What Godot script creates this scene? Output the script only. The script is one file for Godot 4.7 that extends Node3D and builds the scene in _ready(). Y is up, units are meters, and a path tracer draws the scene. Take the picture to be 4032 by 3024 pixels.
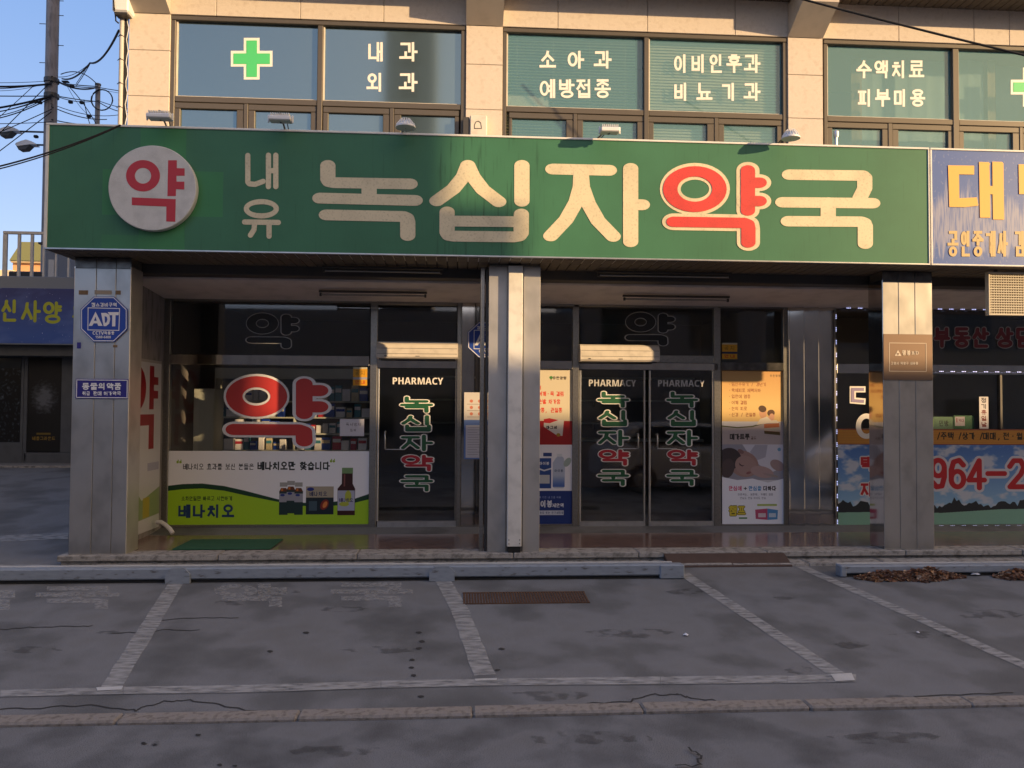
extends Node3D
# A pharmacy on the ground floor of a small commercial building, late afternoon.
# World: x along the facade, y up, z towards the street. z = 0 is the front of the steel pillars.

const FOCAL := 3146.0          # focal length in pixels of the 4032 x 3024 photograph
const SIGN_Z := 0.35
const FRONT_Z := -1.6          # shop front glazing line
const WALL_Z := -1.9           # upper storey wall
const BEAM_Z := -0.36
const SLOPE := 0.072           # the forecourt falls towards the road
const KERB_Z := 3.37
const FLOOR_Y := 0.09

var eye := Vector3(0, 1.59, 8.3)
var lens_basis := Basis()
var used := {}
var mats := {}
var box_cache := {}
var rng := RandomNumberGenerator.new()

# ---------------------------------------------------------------- pixels to places
func ray(sx: float, sy: float) -> Vector3:
	return lens_basis * Vector3((sx - 2016.0) / FOCAL, -(sy - 1512.0) / FOCAL, -1.0)

func pz(sx: float, sy: float, z: float) -> Vector3:
	var d := ray(sx, sy)
	return eye + d * ((z - eye.z) / d.z)

func px_x(sx: float, sy: float, x: float) -> Vector3:
	var d := ray(sx, sy)
	return eye + d * ((x - eye.x) / d.x)

func ground_y(z: float) -> float:
	return -SLOPE * minf(z, KERB_Z)

func pg(sx: float, sy: float, lift := 0.0) -> Vector3:
	var d := ray(sx, sy)
	var t := (eye.y - lift + SLOPE * eye.z) / -(d.y + SLOPE * d.z)
	var p := eye + d * t
	if p.z > KERB_Z:
		t = (ground_y(KERB_Z) + lift - eye.y) / d.y
		p = eye + d * t
	return p

# ---------------------------------------------------------------- nodes
func numbered(called: String) -> String:
	var n: int = used.get(called, 0)
	used[called] = n + 1
	return called if n == 0 else "%s_%03d" % [called, n]

func tag(o: Node, label: String, category: String, group := "") -> void:
	o.set_meta("label", label)
	o.set_meta("category", category)
	if group != "":
		o.set_meta("group", group)

func thing(called: String, label: String, category: String, at := Vector3.ZERO, group := "") -> Node3D:
	var o := Node3D.new()
	o.name = numbered(called)
	add_child(o)
	o.position = at
	tag(o, label, category, group)
	return o

func setting(called: String, at := Vector3.ZERO) -> Node3D:
	var o := Node3D.new()
	o.name = numbered(called)
	add_child(o)
	o.position = at
	o.set_meta("kind", "structure")
	return o

func part(parent: Node3D, called: String, at := Vector3.ZERO) -> Node3D:
	var o := Node3D.new()
	o.name = called
	o.position = at - org(parent)
	parent.add_child(o, true)
	return o

func org(p: Node) -> Vector3:
	var v := Vector3.ZERO
	while p is Node3D and p != self:
		v += p.position
		p = p.get_parent()
	return v

func put(parent: Node, called: String, mesh: Mesh, mat: Material, at := Vector3.ZERO) -> MeshInstance3D:
	var o := MeshInstance3D.new()
	o.name = called if parent != self else numbered(called)
	o.mesh = mesh
	o.material_override = mat
	o.position = at - org(parent)
	parent.add_child(o, true)
	return o

# ---------------------------------------------------------------- meshes
func tri(st: SurfaceTool, a: Vector3, b: Vector3, c: Vector3, n: Vector3) -> void:
	var q := [a, b, c]
	if (b - a).cross(c - a).dot(n) > 0.0:
		q = [a, c, b]
	for v in q:
		st.set_normal(n)
		st.add_vertex(v)

func quad(st: SurfaceTool, a: Vector3, b: Vector3, c: Vector3, d: Vector3, n: Vector3) -> void:
	tri(st, a, b, c, n)
	tri(st, a, c, d, n)

func begin() -> SurfaceTool:
	var st := SurfaceTool.new()
	st.begin(Mesh.PRIMITIVE_TRIANGLES)
	return st

func box_mesh(size: Vector3, bevel: float) -> ArrayMesh:
	var key := "%.4f %.4f %.4f %.4f" % [size.x, size.y, size.z, bevel]
	if box_cache.has(key):
		return box_cache[key]
	var st := begin()
	add_box(st, Vector3.ZERO, size, bevel)
	var m := st.commit()
	box_cache[key] = m
	return m

func add_box(st: SurfaceTool, at: Vector3, size: Vector3, bevel: float) -> void:
	var h := size / 2.0
	var b := minf(bevel, minf(h.x, minf(h.y, h.z)) * 0.45)
	for k in 3:
		var i := (k + 1) % 3
		var j := (k + 2) % 3
		for s in [-1.0, 1.0]:
			var n := Vector3.ZERO
			n[k] = s
			var q: Array[Vector3] = []
			for e in [[-1, -1], [1, -1], [1, 1], [-1, 1]]:
				var p := Vector3.ZERO
				p[k] = s * h[k]
				p[i] = e[0] * (h[i] - b)
				p[j] = e[1] * (h[j] - b)
				q.append(at + p)
			quad(st, q[0], q[1], q[2], q[3], n)
			if b <= 0.0:
				continue
			for s2 in [-1.0, 1.0]:
				var n2 := n
				n2[i] = s2
				n2 = n2.normalized()
				var a1 := Vector3.ZERO
				a1[k] = s * h[k]
				a1[i] = s2 * (h[i] - b)
				a1[j] = h[j] - b
				var a2 := a1
				a2[j] = -a1[j]
				var c1 := a1
				c1[k] = s * (h[k] - b)
				c1[i] = s2 * h[i]
				var c2 := c1
				c2[j] = -c1[j]
				quad(st, at + a1, at + a2, at + c2, at + c1, n2)
	if b > 0.0:
		for sx in [-1.0, 1.0]:
			for sy in [-1.0, 1.0]:
				for sz in [-1.0, 1.0]:
					var s := Vector3(sx, sy, sz)
					tri(st, at + s * Vector3(h.x, h.y - b, h.z - b), at + s * Vector3(h.x - b, h.y, h.z - b), at + s * Vector3(h.x - b, h.y - b, h.z), s.normalized())

func box(parent: Node, called: String, a: Vector3, b: Vector3, mat: Material, bevel := 0.0) -> MeshInstance3D:
	var lo := Vector3(minf(a.x, b.x), minf(a.y, b.y), minf(a.z, b.z))
	var hi := Vector3(maxf(a.x, b.x), maxf(a.y, b.y), maxf(a.z, b.z))
	return put(parent, called, box_mesh(hi - lo, bevel), mat, (lo + hi) / 2.0)

# the rectangle of the plane z that the photograph shows between two pixels
func rect(x0: float, y0: float, x1: float, y1: float, z: float) -> Array:
	var my := (y0 + y1) / 2.0
	var mx := (x0 + x1) / 2.0
	return [pz(x0, my, z).x, pz(mx, y1, z).y, pz(x1, my, z).x, pz(mx, y0, z).y]

func pbox(parent: Node, called: String, x0: float, y0: float, x1: float, y1: float, z: float, depth: float, mat: Material, bevel := 0.0) -> MeshInstance3D:
	var r := rect(x0, y0, x1, y1, z)
	return box(parent, called, Vector3(r[0], r[1], z - depth), Vector3(r[2], r[3], z), mat, bevel)

func tube(points: PackedVector3Array, radius: float, sides := 6, end_radius := -1.0) -> ArrayMesh:
	var st := begin()
	add_tube(st, points, radius, sides, end_radius)
	return st.commit()

func add_tube(st: SurfaceTool, points: PackedVector3Array, radius: float, sides := 6, end_radius := -1.0) -> void:
	if end_radius < 0.0:
		end_radius = radius
	var rings := []
	var dirs := []
	for i in points.size():
		var d := (points[mini(i + 1, points.size() - 1)] - points[maxi(i - 1, 0)]).normalized()
		var u := d.cross(Vector3.UP if absf(d.y) < 0.9 else Vector3.RIGHT).normalized()
		var v := d.cross(u)
		var r := lerpf(radius, end_radius, float(i) / maxf(points.size() - 1, 1))
		var ring := []
		for k in sides:
			var w := u * cos(TAU * k / sides) + v * sin(TAU * k / sides)
			ring.append([points[i] + w * r, w])
		rings.append(ring)
		dirs.append(d)
	for i in points.size() - 1:
		for k in sides:
			var a = rings[i][k]
			var b = rings[i][(k + 1) % sides]
			var c = rings[i + 1][(k + 1) % sides]
			var d = rings[i + 1][k]
			for t in [[a, b, c], [a, c, d]]:
				var n: Vector3 = t[0][1] + t[1][1] + t[2][1]
				if (t[1][0] - t[0][0]).cross(t[2][0] - t[0][0]).dot(n) > 0.0:
					t = [t[0], t[2], t[1]]
				for q in t:
					st.set_normal(q[1])
					st.add_vertex(q[0])
	for e in [[0, -1.0], [points.size() - 1, 1.0]]:
		for k in range(1, sides - 1):
			tri(st, rings[e[0]][0][0], rings[e[0]][k][0], rings[e[0]][k + 1][0], dirs[e[0]] * e[1])

func wire(parent: Node, called: String, points: Array, radius: float, mat: Material, sides := 6) -> MeshInstance3D:
	var o := org(parent)
	var p := PackedVector3Array()
	for v in points:
		p.append(v - o)
	return put(parent, called, tube(p, radius, sides), mat, o)

func sag(a: Vector3, b: Vector3, drop: float, n := 14) -> Array:
	var out := []
	for i in n + 1:
		var t := float(i) / n
		out.append(a.lerp(b, t) - Vector3(0, drop * 4.0 * t * (1.0 - t), 0))
	return out

func lathe(profile: Array, sides := 20) -> ArrayMesh:   # [radius, y] pairs from the bottom up
	var st := begin()
	for i in profile.size() - 1:
		var a: Vector2 = profile[i]
		var b: Vector2 = profile[i + 1]
		var sl := Vector2(b.y - a.y, a.x - b.x).normalized()
		for k in sides:
			var t0 := TAU * k / sides
			var t1 := TAU * (k + 1) / sides
			var n := Vector3(cos((t0 + t1) / 2) * sl.x, sl.y, sin((t0 + t1) / 2) * sl.x)
			var p := [Vector3(cos(t0) * a.x, a.y, sin(t0) * a.x), Vector3(cos(t1) * a.x, a.y, sin(t1) * a.x), Vector3(cos(t1) * b.x, b.y, sin(t1) * b.x), Vector3(cos(t0) * b.x, b.y, sin(t0) * b.x)]
			if a.x > 0.0:
				tri(st, p[0], p[1], p[2], n)
			if b.x > 0.0:
				tri(st, p[0], p[2], p[3], n)
	return st.commit()

# a prism: an outline in the plane of two axes, pushed along the third
func prism(outline: PackedVector2Array, depth: float) -> ArrayMesh:   # outline in x, y; from z = 0 to -depth
	var st := begin()
	add_prism(st, outline, 0.0, -depth)
	return st.commit()

func add_prism(st: SurfaceTool, outline: PackedVector2Array, z0: float, z1: float) -> void:
	var idx := Geometry2D.triangulate_polygon(outline)
	for k in range(0, idx.size(), 3):
		var a := outline[idx[k]]
		var b := outline[idx[k + 1]]
		var c := outline[idx[k + 2]]
		tri(st, Vector3(a.x, a.y, z0), Vector3(b.x, b.y, z0), Vector3(c.x, c.y, z0), Vector3(0, 0, signf(z0 - z1)))
		tri(st, Vector3(a.x, a.y, z1), Vector3(b.x, b.y, z1), Vector3(c.x, c.y, z1), Vector3(0, 0, signf(z1 - z0)))
	var turn := -1.0 if Geometry2D.is_polygon_clockwise(outline) else 1.0
	for i in outline.size():
		var a := outline[i]
		var b := outline[(i + 1) % outline.size()]
		var n := Vector3(b.y - a.y, a.x - b.x, 0).normalized() * turn
		quad(st, Vector3(a.x, a.y, z0), Vector3(b.x, b.y, z0), Vector3(b.x, b.y, z1), Vector3(a.x, a.y, z1), n)

# ---------------------------------------------------------------- lettering
const LEAD := "ㄱㄲㄴㄷㄸㄹㅁㅂㅃㅅㅆㅇㅈㅉㅊㅋㅌㅍㅎ"
const VOWEL := "ㅏㅐㅑㅒㅓㅔㅕㅖㅗㅘㅙㅚㅛㅜㅝㅞㅟㅠㅡㅢㅣ"
const TAIL := " ㄱㄲㄱㄴㄴㄴㄷㄹㄹㄹㄹㄹㄹㄹㄹㅁㅂㅂㅅㅆㅇㅈㅊㅋㅌㅍㅎ"
const DOUBLE := {"ㄲ": "ㄱ", "ㄸ": "ㄷ", "ㅃ": "ㅂ", "ㅆ": "ㅅ", "ㅉ": "ㅈ"}
const MIXED := {"ㅘ": "ㅗㅏ", "ㅙ": "ㅗㅐ", "ㅚ": "ㅗㅣ", "ㅝ": "ㅜㅓ", "ㅞ": "ㅜㅔ", "ㅟ": "ㅜㅣ", "ㅢ": "ㅡㅣ"}
const STROKES := {
	"ㄱ": [[0, 0, 1, 0, 1, 1]], "ㄴ": [[0, 0, 0, 1, 1, 1]], "ㄷ": [[1, 0, 0, 0, 0, 1, 1, 1]], "ㄹ": [[0, 0, 1, 0, 1, .5, 0, .5, 0, 1, 1, 1]],
	"ㅁ": [[.0, 0, 1, 0, 1, 1, 0, 1, 0, .0]], "ㅂ": [[0, 0, 0, 1, 1, 1, 1, 0], [0, .5, 1, .5]], "ㅅ": [[.5, 0, .4, .45, 0, 1], [.46, .3, 1, 1]], "ㅇ": [["o", .5, .5, .5, .5]],
	"ㅈ": [[0, 0, 1, 0], [.5, 0, .4, .5, 0, 1], [.44, .4, 1, 1]], "ㅊ": [[.3, 0, .7, 0], [0, .27, 1, .27], [.5, .27, .4, .6, 0, 1], [.44, .55, 1, 1]], "ㅋ": [[0, 0, 1, 0, 1, 1], [0, .5, 1, .5]],
	"ㅌ": [[1, 0, 0, 0, 0, 1, 1, 1], [0, .5, 1, .5]], "ㅍ": [[0, 0, 1, 0], [0, 1, 1, 1], [.27, 0, .27, 1], [.73, 0, .73, 1]], "ㅎ": [[.3, 0, .7, 0], [0, .26, 1, .26], ["o", .5, .72, .4, .28]],
	"ㅏ": [[.3, 0, .3, 1], [.3, .5, 1, .5]], "ㅑ": [[.3, 0, .3, 1], [.3, .34, 1, .34], [.3, .66, 1, .66]], "ㅓ": [[.75, 0, .75, 1], [0, .5, .75, .5]], "ㅕ": [[.75, 0, .75, 1], [0, .34, .75, .34], [0, .66, .75, .66]],
	"ㅐ": [[.15, 0, .15, 1], [.95, 0, .95, 1], [.15, .5, .95, .5]], "ㅒ": [[.15, 0, .15, 1], [.95, 0, .95, 1], [.15, .36, .95, .36], [.15, .64, .95, .64]],
	"ㅔ": [[.42, 0, .42, 1], [1, 0, 1, 1], [-.12, .5, .42, .5]], "ㅖ": [[.42, 0, .42, 1], [1, 0, 1, 1], [-.12, .36, .42, .36], [-.12, .64, .42, .64]], "ㅣ": [[.6, 0, .6, 1]],
	"ㅗ": [[0, 1, 1, 1], [.5, 0, .5, 1]], "ㅛ": [[0, 1, 1, 1], [.3, 0, .3, 1], [.7, 0, .7, 1]], "ㅜ": [[0, 0, 1, 0], [.5, 0, .5, 1]], "ㅠ": [[0, 0, 1, 0], [.3, 0, .3, 1], [.7, 0, .7, 1]], "ㅡ": [[0, .5, 1, .5]],
}

# the strokes of one letter: [polyline] or ["o", centre, radii], in the unit box with y down
func jamo(c: String, x0: float, y0: float, x1: float, y1: float) -> Array:
	var out := []
	if DOUBLE.has(c):
		var w := (x1 - x0) * 0.44
		return jamo(DOUBLE[c], x0, y0, x0 + w, y1) + jamo(DOUBLE[c], x1 - w, y0, x1, y1)
	for s in STROKES.get(c, []):
		if s[0] is String:
			out.append(["o", x0 + (x1 - x0) * s[1], y0 + (y1 - y0) * s[2], (x1 - x0) * s[3], (y1 - y0) * s[4]])
		else:
			var p := PackedVector2Array()
			for k in range(0, s.size(), 2):
				p.append(Vector2(x0 + (x1 - x0) * s[k], y0 + (y1 - y0) * s[k + 1]))
			out.append([p])
	return out

func syllable(ch: String) -> Array:
	var code := ch.unicode_at(0) - 0xAC00
	if code < 0 or code > 11171:
		match ch:
			"/": return [[PackedVector2Array([Vector2(.7, 0), Vector2(.3, 1)])]]
			"-": return [[PackedVector2Array([Vector2(.1, .5), Vector2(.9, .5)])]]
			"+": return [[PackedVector2Array([Vector2(.1, .5), Vector2(.9, .5)])], [PackedVector2Array([Vector2(.5, .15), Vector2(.5, .85)])]]
			".", "·": return [[PackedVector2Array([Vector2(.45, .5), Vector2(.55, .5)])]]
			",": return [[PackedVector2Array([Vector2(.4, .9), Vector2(.3, 1.1)])]]
		return []
	var l := LEAD[code / 588]
	var v := VOWEL[(code % 588) / 28]
	var t := TAIL[code % 28]
	var has := t != " "
	var out := []
	if MIXED.has(v):
		var two: String = MIXED[v]
		if has:
			out = jamo(l, .08, 0, .55, .27) + jamo(two[0], 0, .34, .64, .52) + jamo(two[1], .7, 0, 1, .58) + jamo(t, .15, .68, .92, 1)
		else:
			out = jamo(l, .08, .03, .56, .46) + jamo(two[0], 0, .55, .66, .84) + jamo(two[1], .7, 0, 1, 1)
	elif "ㅗㅛㅜㅠㅡ".contains(v):
		if has:
			out = jamo(l, .16, 0, .84, .27) + jamo(v, 0, .34, 1, .52 if v != "ㅡ" else .5) + jamo(t, .16, .68, .84, 1)
		elif "ㅗㅛ".contains(v):
			out = jamo(l, .14, 0, .86, .52) + jamo(v, 0, .6, 1, .93)
		elif v == "ㅡ":
			out = jamo(l, .14, .05, .86, .6) + jamo(v, 0, .72, 1, .98)
		else:
			out = jamo(l, .14, 0, .86, .42) + jamo(v, 0, .55, 1, 1)
	elif has:
		out = jamo(l, .04, .02, .54, .5) + jamo(v, .64, 0, 1, .56) + jamo(t, .17, .68, .92, 1)
	else:
		out = jamo(l, .02, .1, .54, .86) + jamo(v, .64, 0, 1, 1)
	return out

# loops of one stroke: a brush bw wide and bh high, grown on every side
func stroke_loops(item: Array, bw: float, bh: float, grow: float, square: bool) -> Array:
	if item[0] is String:
		var loops := []
		for s in [1.0, -1.0]:
			var l := PackedVector2Array()
			for k in 36:
				var a := TAU * k / 36
				l.append(Vector2(item[1] + cos(a) * maxf(item[3] + s * (bw / 2 + grow), 0.001), item[2] + sin(a) * maxf(item[4] + s * (bh / 2 + grow), 0.001)))
			loops.append(l)
		return loops
	var k := bh / bw
	var p := PackedVector2Array()
	for v in item[0]:
		p.append(Vector2(v.x * k, v.y))
	var got := Geometry2D.offset_polyline(p, bh / 2 + grow, Geometry2D.JOIN_MITER if square else Geometry2D.JOIN_ROUND, Geometry2D.END_SQUARE if square else Geometry2D.END_ROUND)
	var out := []
	for l in got:
		var q := PackedVector2Array()
		for v in l:
			q.append(Vector2(v.x / k, v.y))
		out.append(q)
	return out

func in_rect(items: Array, r: Rect2, bw: float, bh: float) -> Array:
	var a := r.position + Vector2(bw, bh) / 2
	var s := r.size - Vector2(bw, bh)
	var out := []
	for it in items:
		if it[0] is String:
			out.append(["o", a.x + it[1] * s.x, a.y + it[2] * s.y, it[3] * s.x, it[4] * s.y])
		else:
			var p := PackedVector2Array()
			for v in it[0]:
				p.append(a + v * s)
			out.append([p])
	return out

# letters as thin raised sheets on the plane z; the outline is given in photograph pixels
func letter(parent: Node3D, called: String, items: Array, bw: float, bh: float, z: float, mat: Material, grow := 0.0, square := false, thick := 0.0) -> MeshInstance3D:
	var st := begin()
	var o := org(parent)
	var n := Vector3(0, 0, 1)
	for i in items.size():
		var loops := stroke_loops(items[i], bw, bh, grow, square)
		var zz := z + 0.0006 * i
		var flat := []
		for l in loops:
			var q := PackedVector3Array()
			for v in l:
				q.append(pz(v.x, v.y, zz) - o)
			flat.append(q)
		if loops.size() == 2 and (items[i][0] is String):
			for k in flat[0].size():
				var k2: int = (k + 1) % flat[0].size()
				quad(st, flat[0][k], flat[0][k2], flat[1][k2], flat[1][k], n)
		elif loops.size() == 2:     # a closed polyline: outer loop and hole
			var outer: PackedVector2Array = loops[0]
			var hole: PackedVector2Array = loops[1]
			for half in 2:
				var bx := hole[0].x
				var b0 := Vector2.INF
				var b1 := -Vector2.INF
				for v in hole:
					b0 = b0.min(v)
					b1 = b1.max(v)
				bx = (b0.x + b1.x) / 2
				var cut := PackedVector2Array([Vector2(bx, -1e5), Vector2(bx + (1e5 if half else -1e5), -1e5), Vector2(bx + (1e5 if half else -1e5), 1e5), Vector2(bx, 1e5)])
				for piece in Geometry2D.intersect_polygons(outer, cut):
					for bit in Geometry2D.clip_polygons(piece, hole):
						sheet(st, bit, zz, o, n)
		else:
			for l in loops:
				sheet(st, l, zz, o, n)
		if thick > 0.0:
			for l in flat:
				for k in l.size():
					var a: Vector3 = l[k]
					var b: Vector3 = l[(k + 1) % l.size()]
					var back := Vector3(0, 0, thick + 0.0006 * i)
					quad(st, a, b, b - back, a - back, (b - a).cross(n).normalized())
	return put(parent, called, st.commit(), mat, o)

func sheet(st: SurfaceTool, l: PackedVector2Array, z: float, o: Vector3, n: Vector3) -> void:
	var idx := Geometry2D.triangulate_polygon(l)
	for k in range(0, idx.size(), 3):
		tri(st, pz(l[idx[k]].x, l[idx[k]].y, z) - o, pz(l[idx[k + 1]].x, l[idx[k + 1]].y, z) - o, pz(l[idx[k + 2]].x, l[idx[k + 2]].y, z) - o, n)

# one syllable per box of pixels
func word(parent: Node3D, text: String, boxes: Array, y0: float, y1: float, brush: float, z: float, mat: Material, square := true) -> void:
	for i in text.length():
		var b = boxes[i]
		letter(parent, "letter", in_rect(syllable(text[i]), Rect2(b[0], y0, b[1] - b[0], y1 - y0), brush, brush), brush, brush, z, mat, 0.0, square)

func latin(parent: Node3D, text: String, centre: Vector3, height: float, width: float, mat: Material, family := "Droid Sans", bold := true, turn := 0.0) -> MeshInstance3D:
	var m := TextMesh.new()
	var f := SystemFont.new()
	f.font_names = PackedStringArray([family])
	f.font_weight = 700 if bold else 400
	m.font = f
	m.font_size = 64
	m.pixel_size = 0.01
	m.depth = 0.02
	m.curve_step = 2.0
	m.text = text
	var box_ := m.get_aabb()
	var o := put(parent, "lettering", m, mat, centre)
	o.scale = Vector3(width / maxf(box_.size.x, 0.01), height / maxf(box_.size.y, 0.01), 0.1)
	o.rotation.y = turn
	var c := box_.get_center()
	o.position -= Basis(Vector3.UP, turn) * Vector3(c.x * o.scale.x, c.y * o.scale.y, 0)
	return o

# ---------------------------------------------------------------- print: pictures computed for posters, banners and screens
func canvas(w: int, h: int, c: Color) -> Image:
	var im := Image.create(w, h, false, Image.FORMAT_RGB8)
	im.fill(c)
	return im

func ink(im: Image, loops: Array, c: Color) -> void:       # even-odd fill
	var top := INF
	var low := -INF
	for l in loops:
		for v in l:
			top = minf(top, v.y)
			low = maxf(low, v.y)
	for y in range(maxi(0, int(top)), mini(im.get_height(), int(low) + 1)):
		var xs := PackedFloat32Array()
		var yy := y + 0.5
		for l in loops:
			var n: int = l.size()
			for i in n:
				var a: Vector2 = l[i]
				var b: Vector2 = l[(i + 1) % n]
				if (a.y <= yy) != (b.y <= yy):
					xs.append(a.x + (yy - a.y) / (b.y - a.y) * (b.x - a.x))
		xs.sort()
		for k in range(0, xs.size() - 1, 2):
			var x0 := roundi(xs[k])
			var x1 := roundi(xs[k + 1])
			if x1 > x0:
				im.fill_rect(Rect2i(x0, y, x1 - x0, 1), c)

func oval(cx: float, cy: float, rx: float, ry: float, turn := 0.0) -> PackedVector2Array:
	var l := PackedVector2Array()
	for k in 40:
		l.append(Vector2(cx, cy) + Vector2(cos(TAU * k / 40) * rx, sin(TAU * k / 40) * ry).rotated(turn))
	return l

func quad2(x0: float, y0: float, x1: float, y1: float) -> PackedVector2Array:
	return PackedVector2Array([Vector2(x0, y0), Vector2(x1, y0), Vector2(x1, y1), Vector2(x0, y1)])

func pts(a: Array) -> PackedVector2Array:
	var l := PackedVector2Array()
	for k in range(0, a.size(), 2):
		l.append(Vector2(a[k], a[k + 1]))
	return l

func print_word(im: Image, text: String, x: float, y: float, w: float, h: float, step: float, brush: float, c: Color, grow := 0.0) -> void:
	for i in text.length():
		if text[i] == " ":
			x += step * 0.5
			continue
		for it in in_rect(syllable(text[i]), Rect2(x, y, w, h), brush, brush):
			var loops := stroke_loops(it, brush, brush, grow, grow == 0.0)
			ink(im, loops, c)
		x += step

func grain(im: Image, amount: float, seed_: int) -> void:
	var r := RandomNumberGenerator.new()
	r.seed = seed_
	for y in im.get_height():
		for x in im.get_width():
			var c := im.get_pixel(x, y)
			var d := r.randf_range(-amount, amount)
			im.set_pixel(x, y, Color(c.r + d, c.g + d, c.b + d))

func printed(im: Image, rough := 0.45, shine := 0.5) -> StandardMaterial3D:
	var m := StandardMaterial3D.new()
	m.metallic_specular = shine
	m.albedo_texture = ImageTexture.create_from_image(im)
	m.roughness = rough
	m.texture_repeat = false
	return m

# a printed sheet: a thin board whose front carries the picture
func board(parent: Node, called: String, a: Vector3, b: Vector3, c: Vector3, d: Vector3, mat: Material) -> MeshInstance3D:   # corners: top left, top right, bottom right, bottom left
	var st := begin()
	var o := org(parent)
	var n := (b - a).cross(a - d).normalized() * -1.0
	if n.dot(eye - a) < 0.0:
		n = -n
	var q := [a, b, c, d]
	var uv := [Vector2(0, 0), Vector2(1, 0), Vector2(1, 1), Vector2(0, 1)]
	for t in [[0, 1, 2], [0, 2, 3]]:
		if (q[t[1]] - q[t[0]]).cross(q[t[2]] - q[t[0]]).dot(n) > 0.0:
			t = [t[0], t[2], t[1]]
		for i in t:
			st.set_normal(n)
			st.set_uv(uv[i])
			st.add_vertex(q[i] - o)
	return put(parent, called, st.commit(), mat, o)

func pboard(parent: Node, called: String, x0: float, y0: float, x1: float, y1: float, z: float, mat: Material) -> MeshInstance3D:
	var r := rect(x0, y0, x1, y1, z)
	return board(parent, called, Vector3(r[0], r[3], z), Vector3(r[2], r[3], z), Vector3(r[2], r[1], z), Vector3(r[0], r[1], z), mat)

# ---------------------------------------------------------------- materials
func noise(seed_: int, freq: float, octaves: int, stops: Array, size := 512, kind := FastNoiseLite.TYPE_SIMPLEX_SMOOTH) -> NoiseTexture2D:
	var n := FastNoiseLite.new()
	n.seed = seed_
	n.noise_type = kind
	n.frequency = freq
	n.fractal_octaves = octaves
	n.fractal_type = FastNoiseLite.FRACTAL_FBM if octaves > 1 else FastNoiseLite.FRACTAL_NONE
	var t := NoiseTexture2D.new()
	t.noise = n
	t.width = size
	t.height = size
	t.seamless = true
	var g := Gradient.new()
	var offs := PackedFloat32Array()
	var cols := PackedColorArray()
	for s in stops:
		offs.append(s[0])
		cols.append(s[1])
	g.offsets = offs
	g.colors = cols
	t.color_ramp = g
	return t

func bumps(seed_: int, freq: float, octaves: int, strength: float, size := 512) -> NoiseTexture2D:
	var t := noise(seed_, freq, octaves, [[0.0, Color.BLACK], [1.0, Color.WHITE]], size)
	t.as_normal_map = true
	t.bump_strength = strength
	return t

func mk(r: float, g: float, b: float, rough: float, metal := 0.0) -> StandardMaterial3D:
	var m := StandardMaterial3D.new()
	m.albedo_color = Color(r, g, b).linear_to_srgb()
	m.roughness = rough
	m.metallic = metal
	return m

func world_map(m: StandardMaterial3D, tex: Texture2D, scale_: Vector3) -> StandardMaterial3D:
	m.albedo_texture = tex
	m.uv1_triplanar = true
	m.uv1_world_triplanar = true
	m.uv1_scale = scale_
	return m

func fine(m: StandardMaterial3D, tex: Texture2D, scale_: float) -> StandardMaterial3D:
	m.detail_enabled = true
	m.detail_blend_mode = BaseMaterial3D.BLEND_MODE_MUL
	m.detail_albedo = tex
	m.detail_uv_layer = BaseMaterial3D.DETAIL_UV_2
	m.uv2_triplanar = true
	m.uv2_world_triplanar = true
	m.uv2_scale = Vector3.ONE * scale_
	return m

func relief(m: StandardMaterial3D, tex: Texture2D, strength: float) -> StandardMaterial3D:
	m.normal_enabled = true
	m.normal_texture = tex
	m.normal_scale = strength
	return m

func grey(v: float) -> Color:
	return Color(v, v, v)

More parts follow.
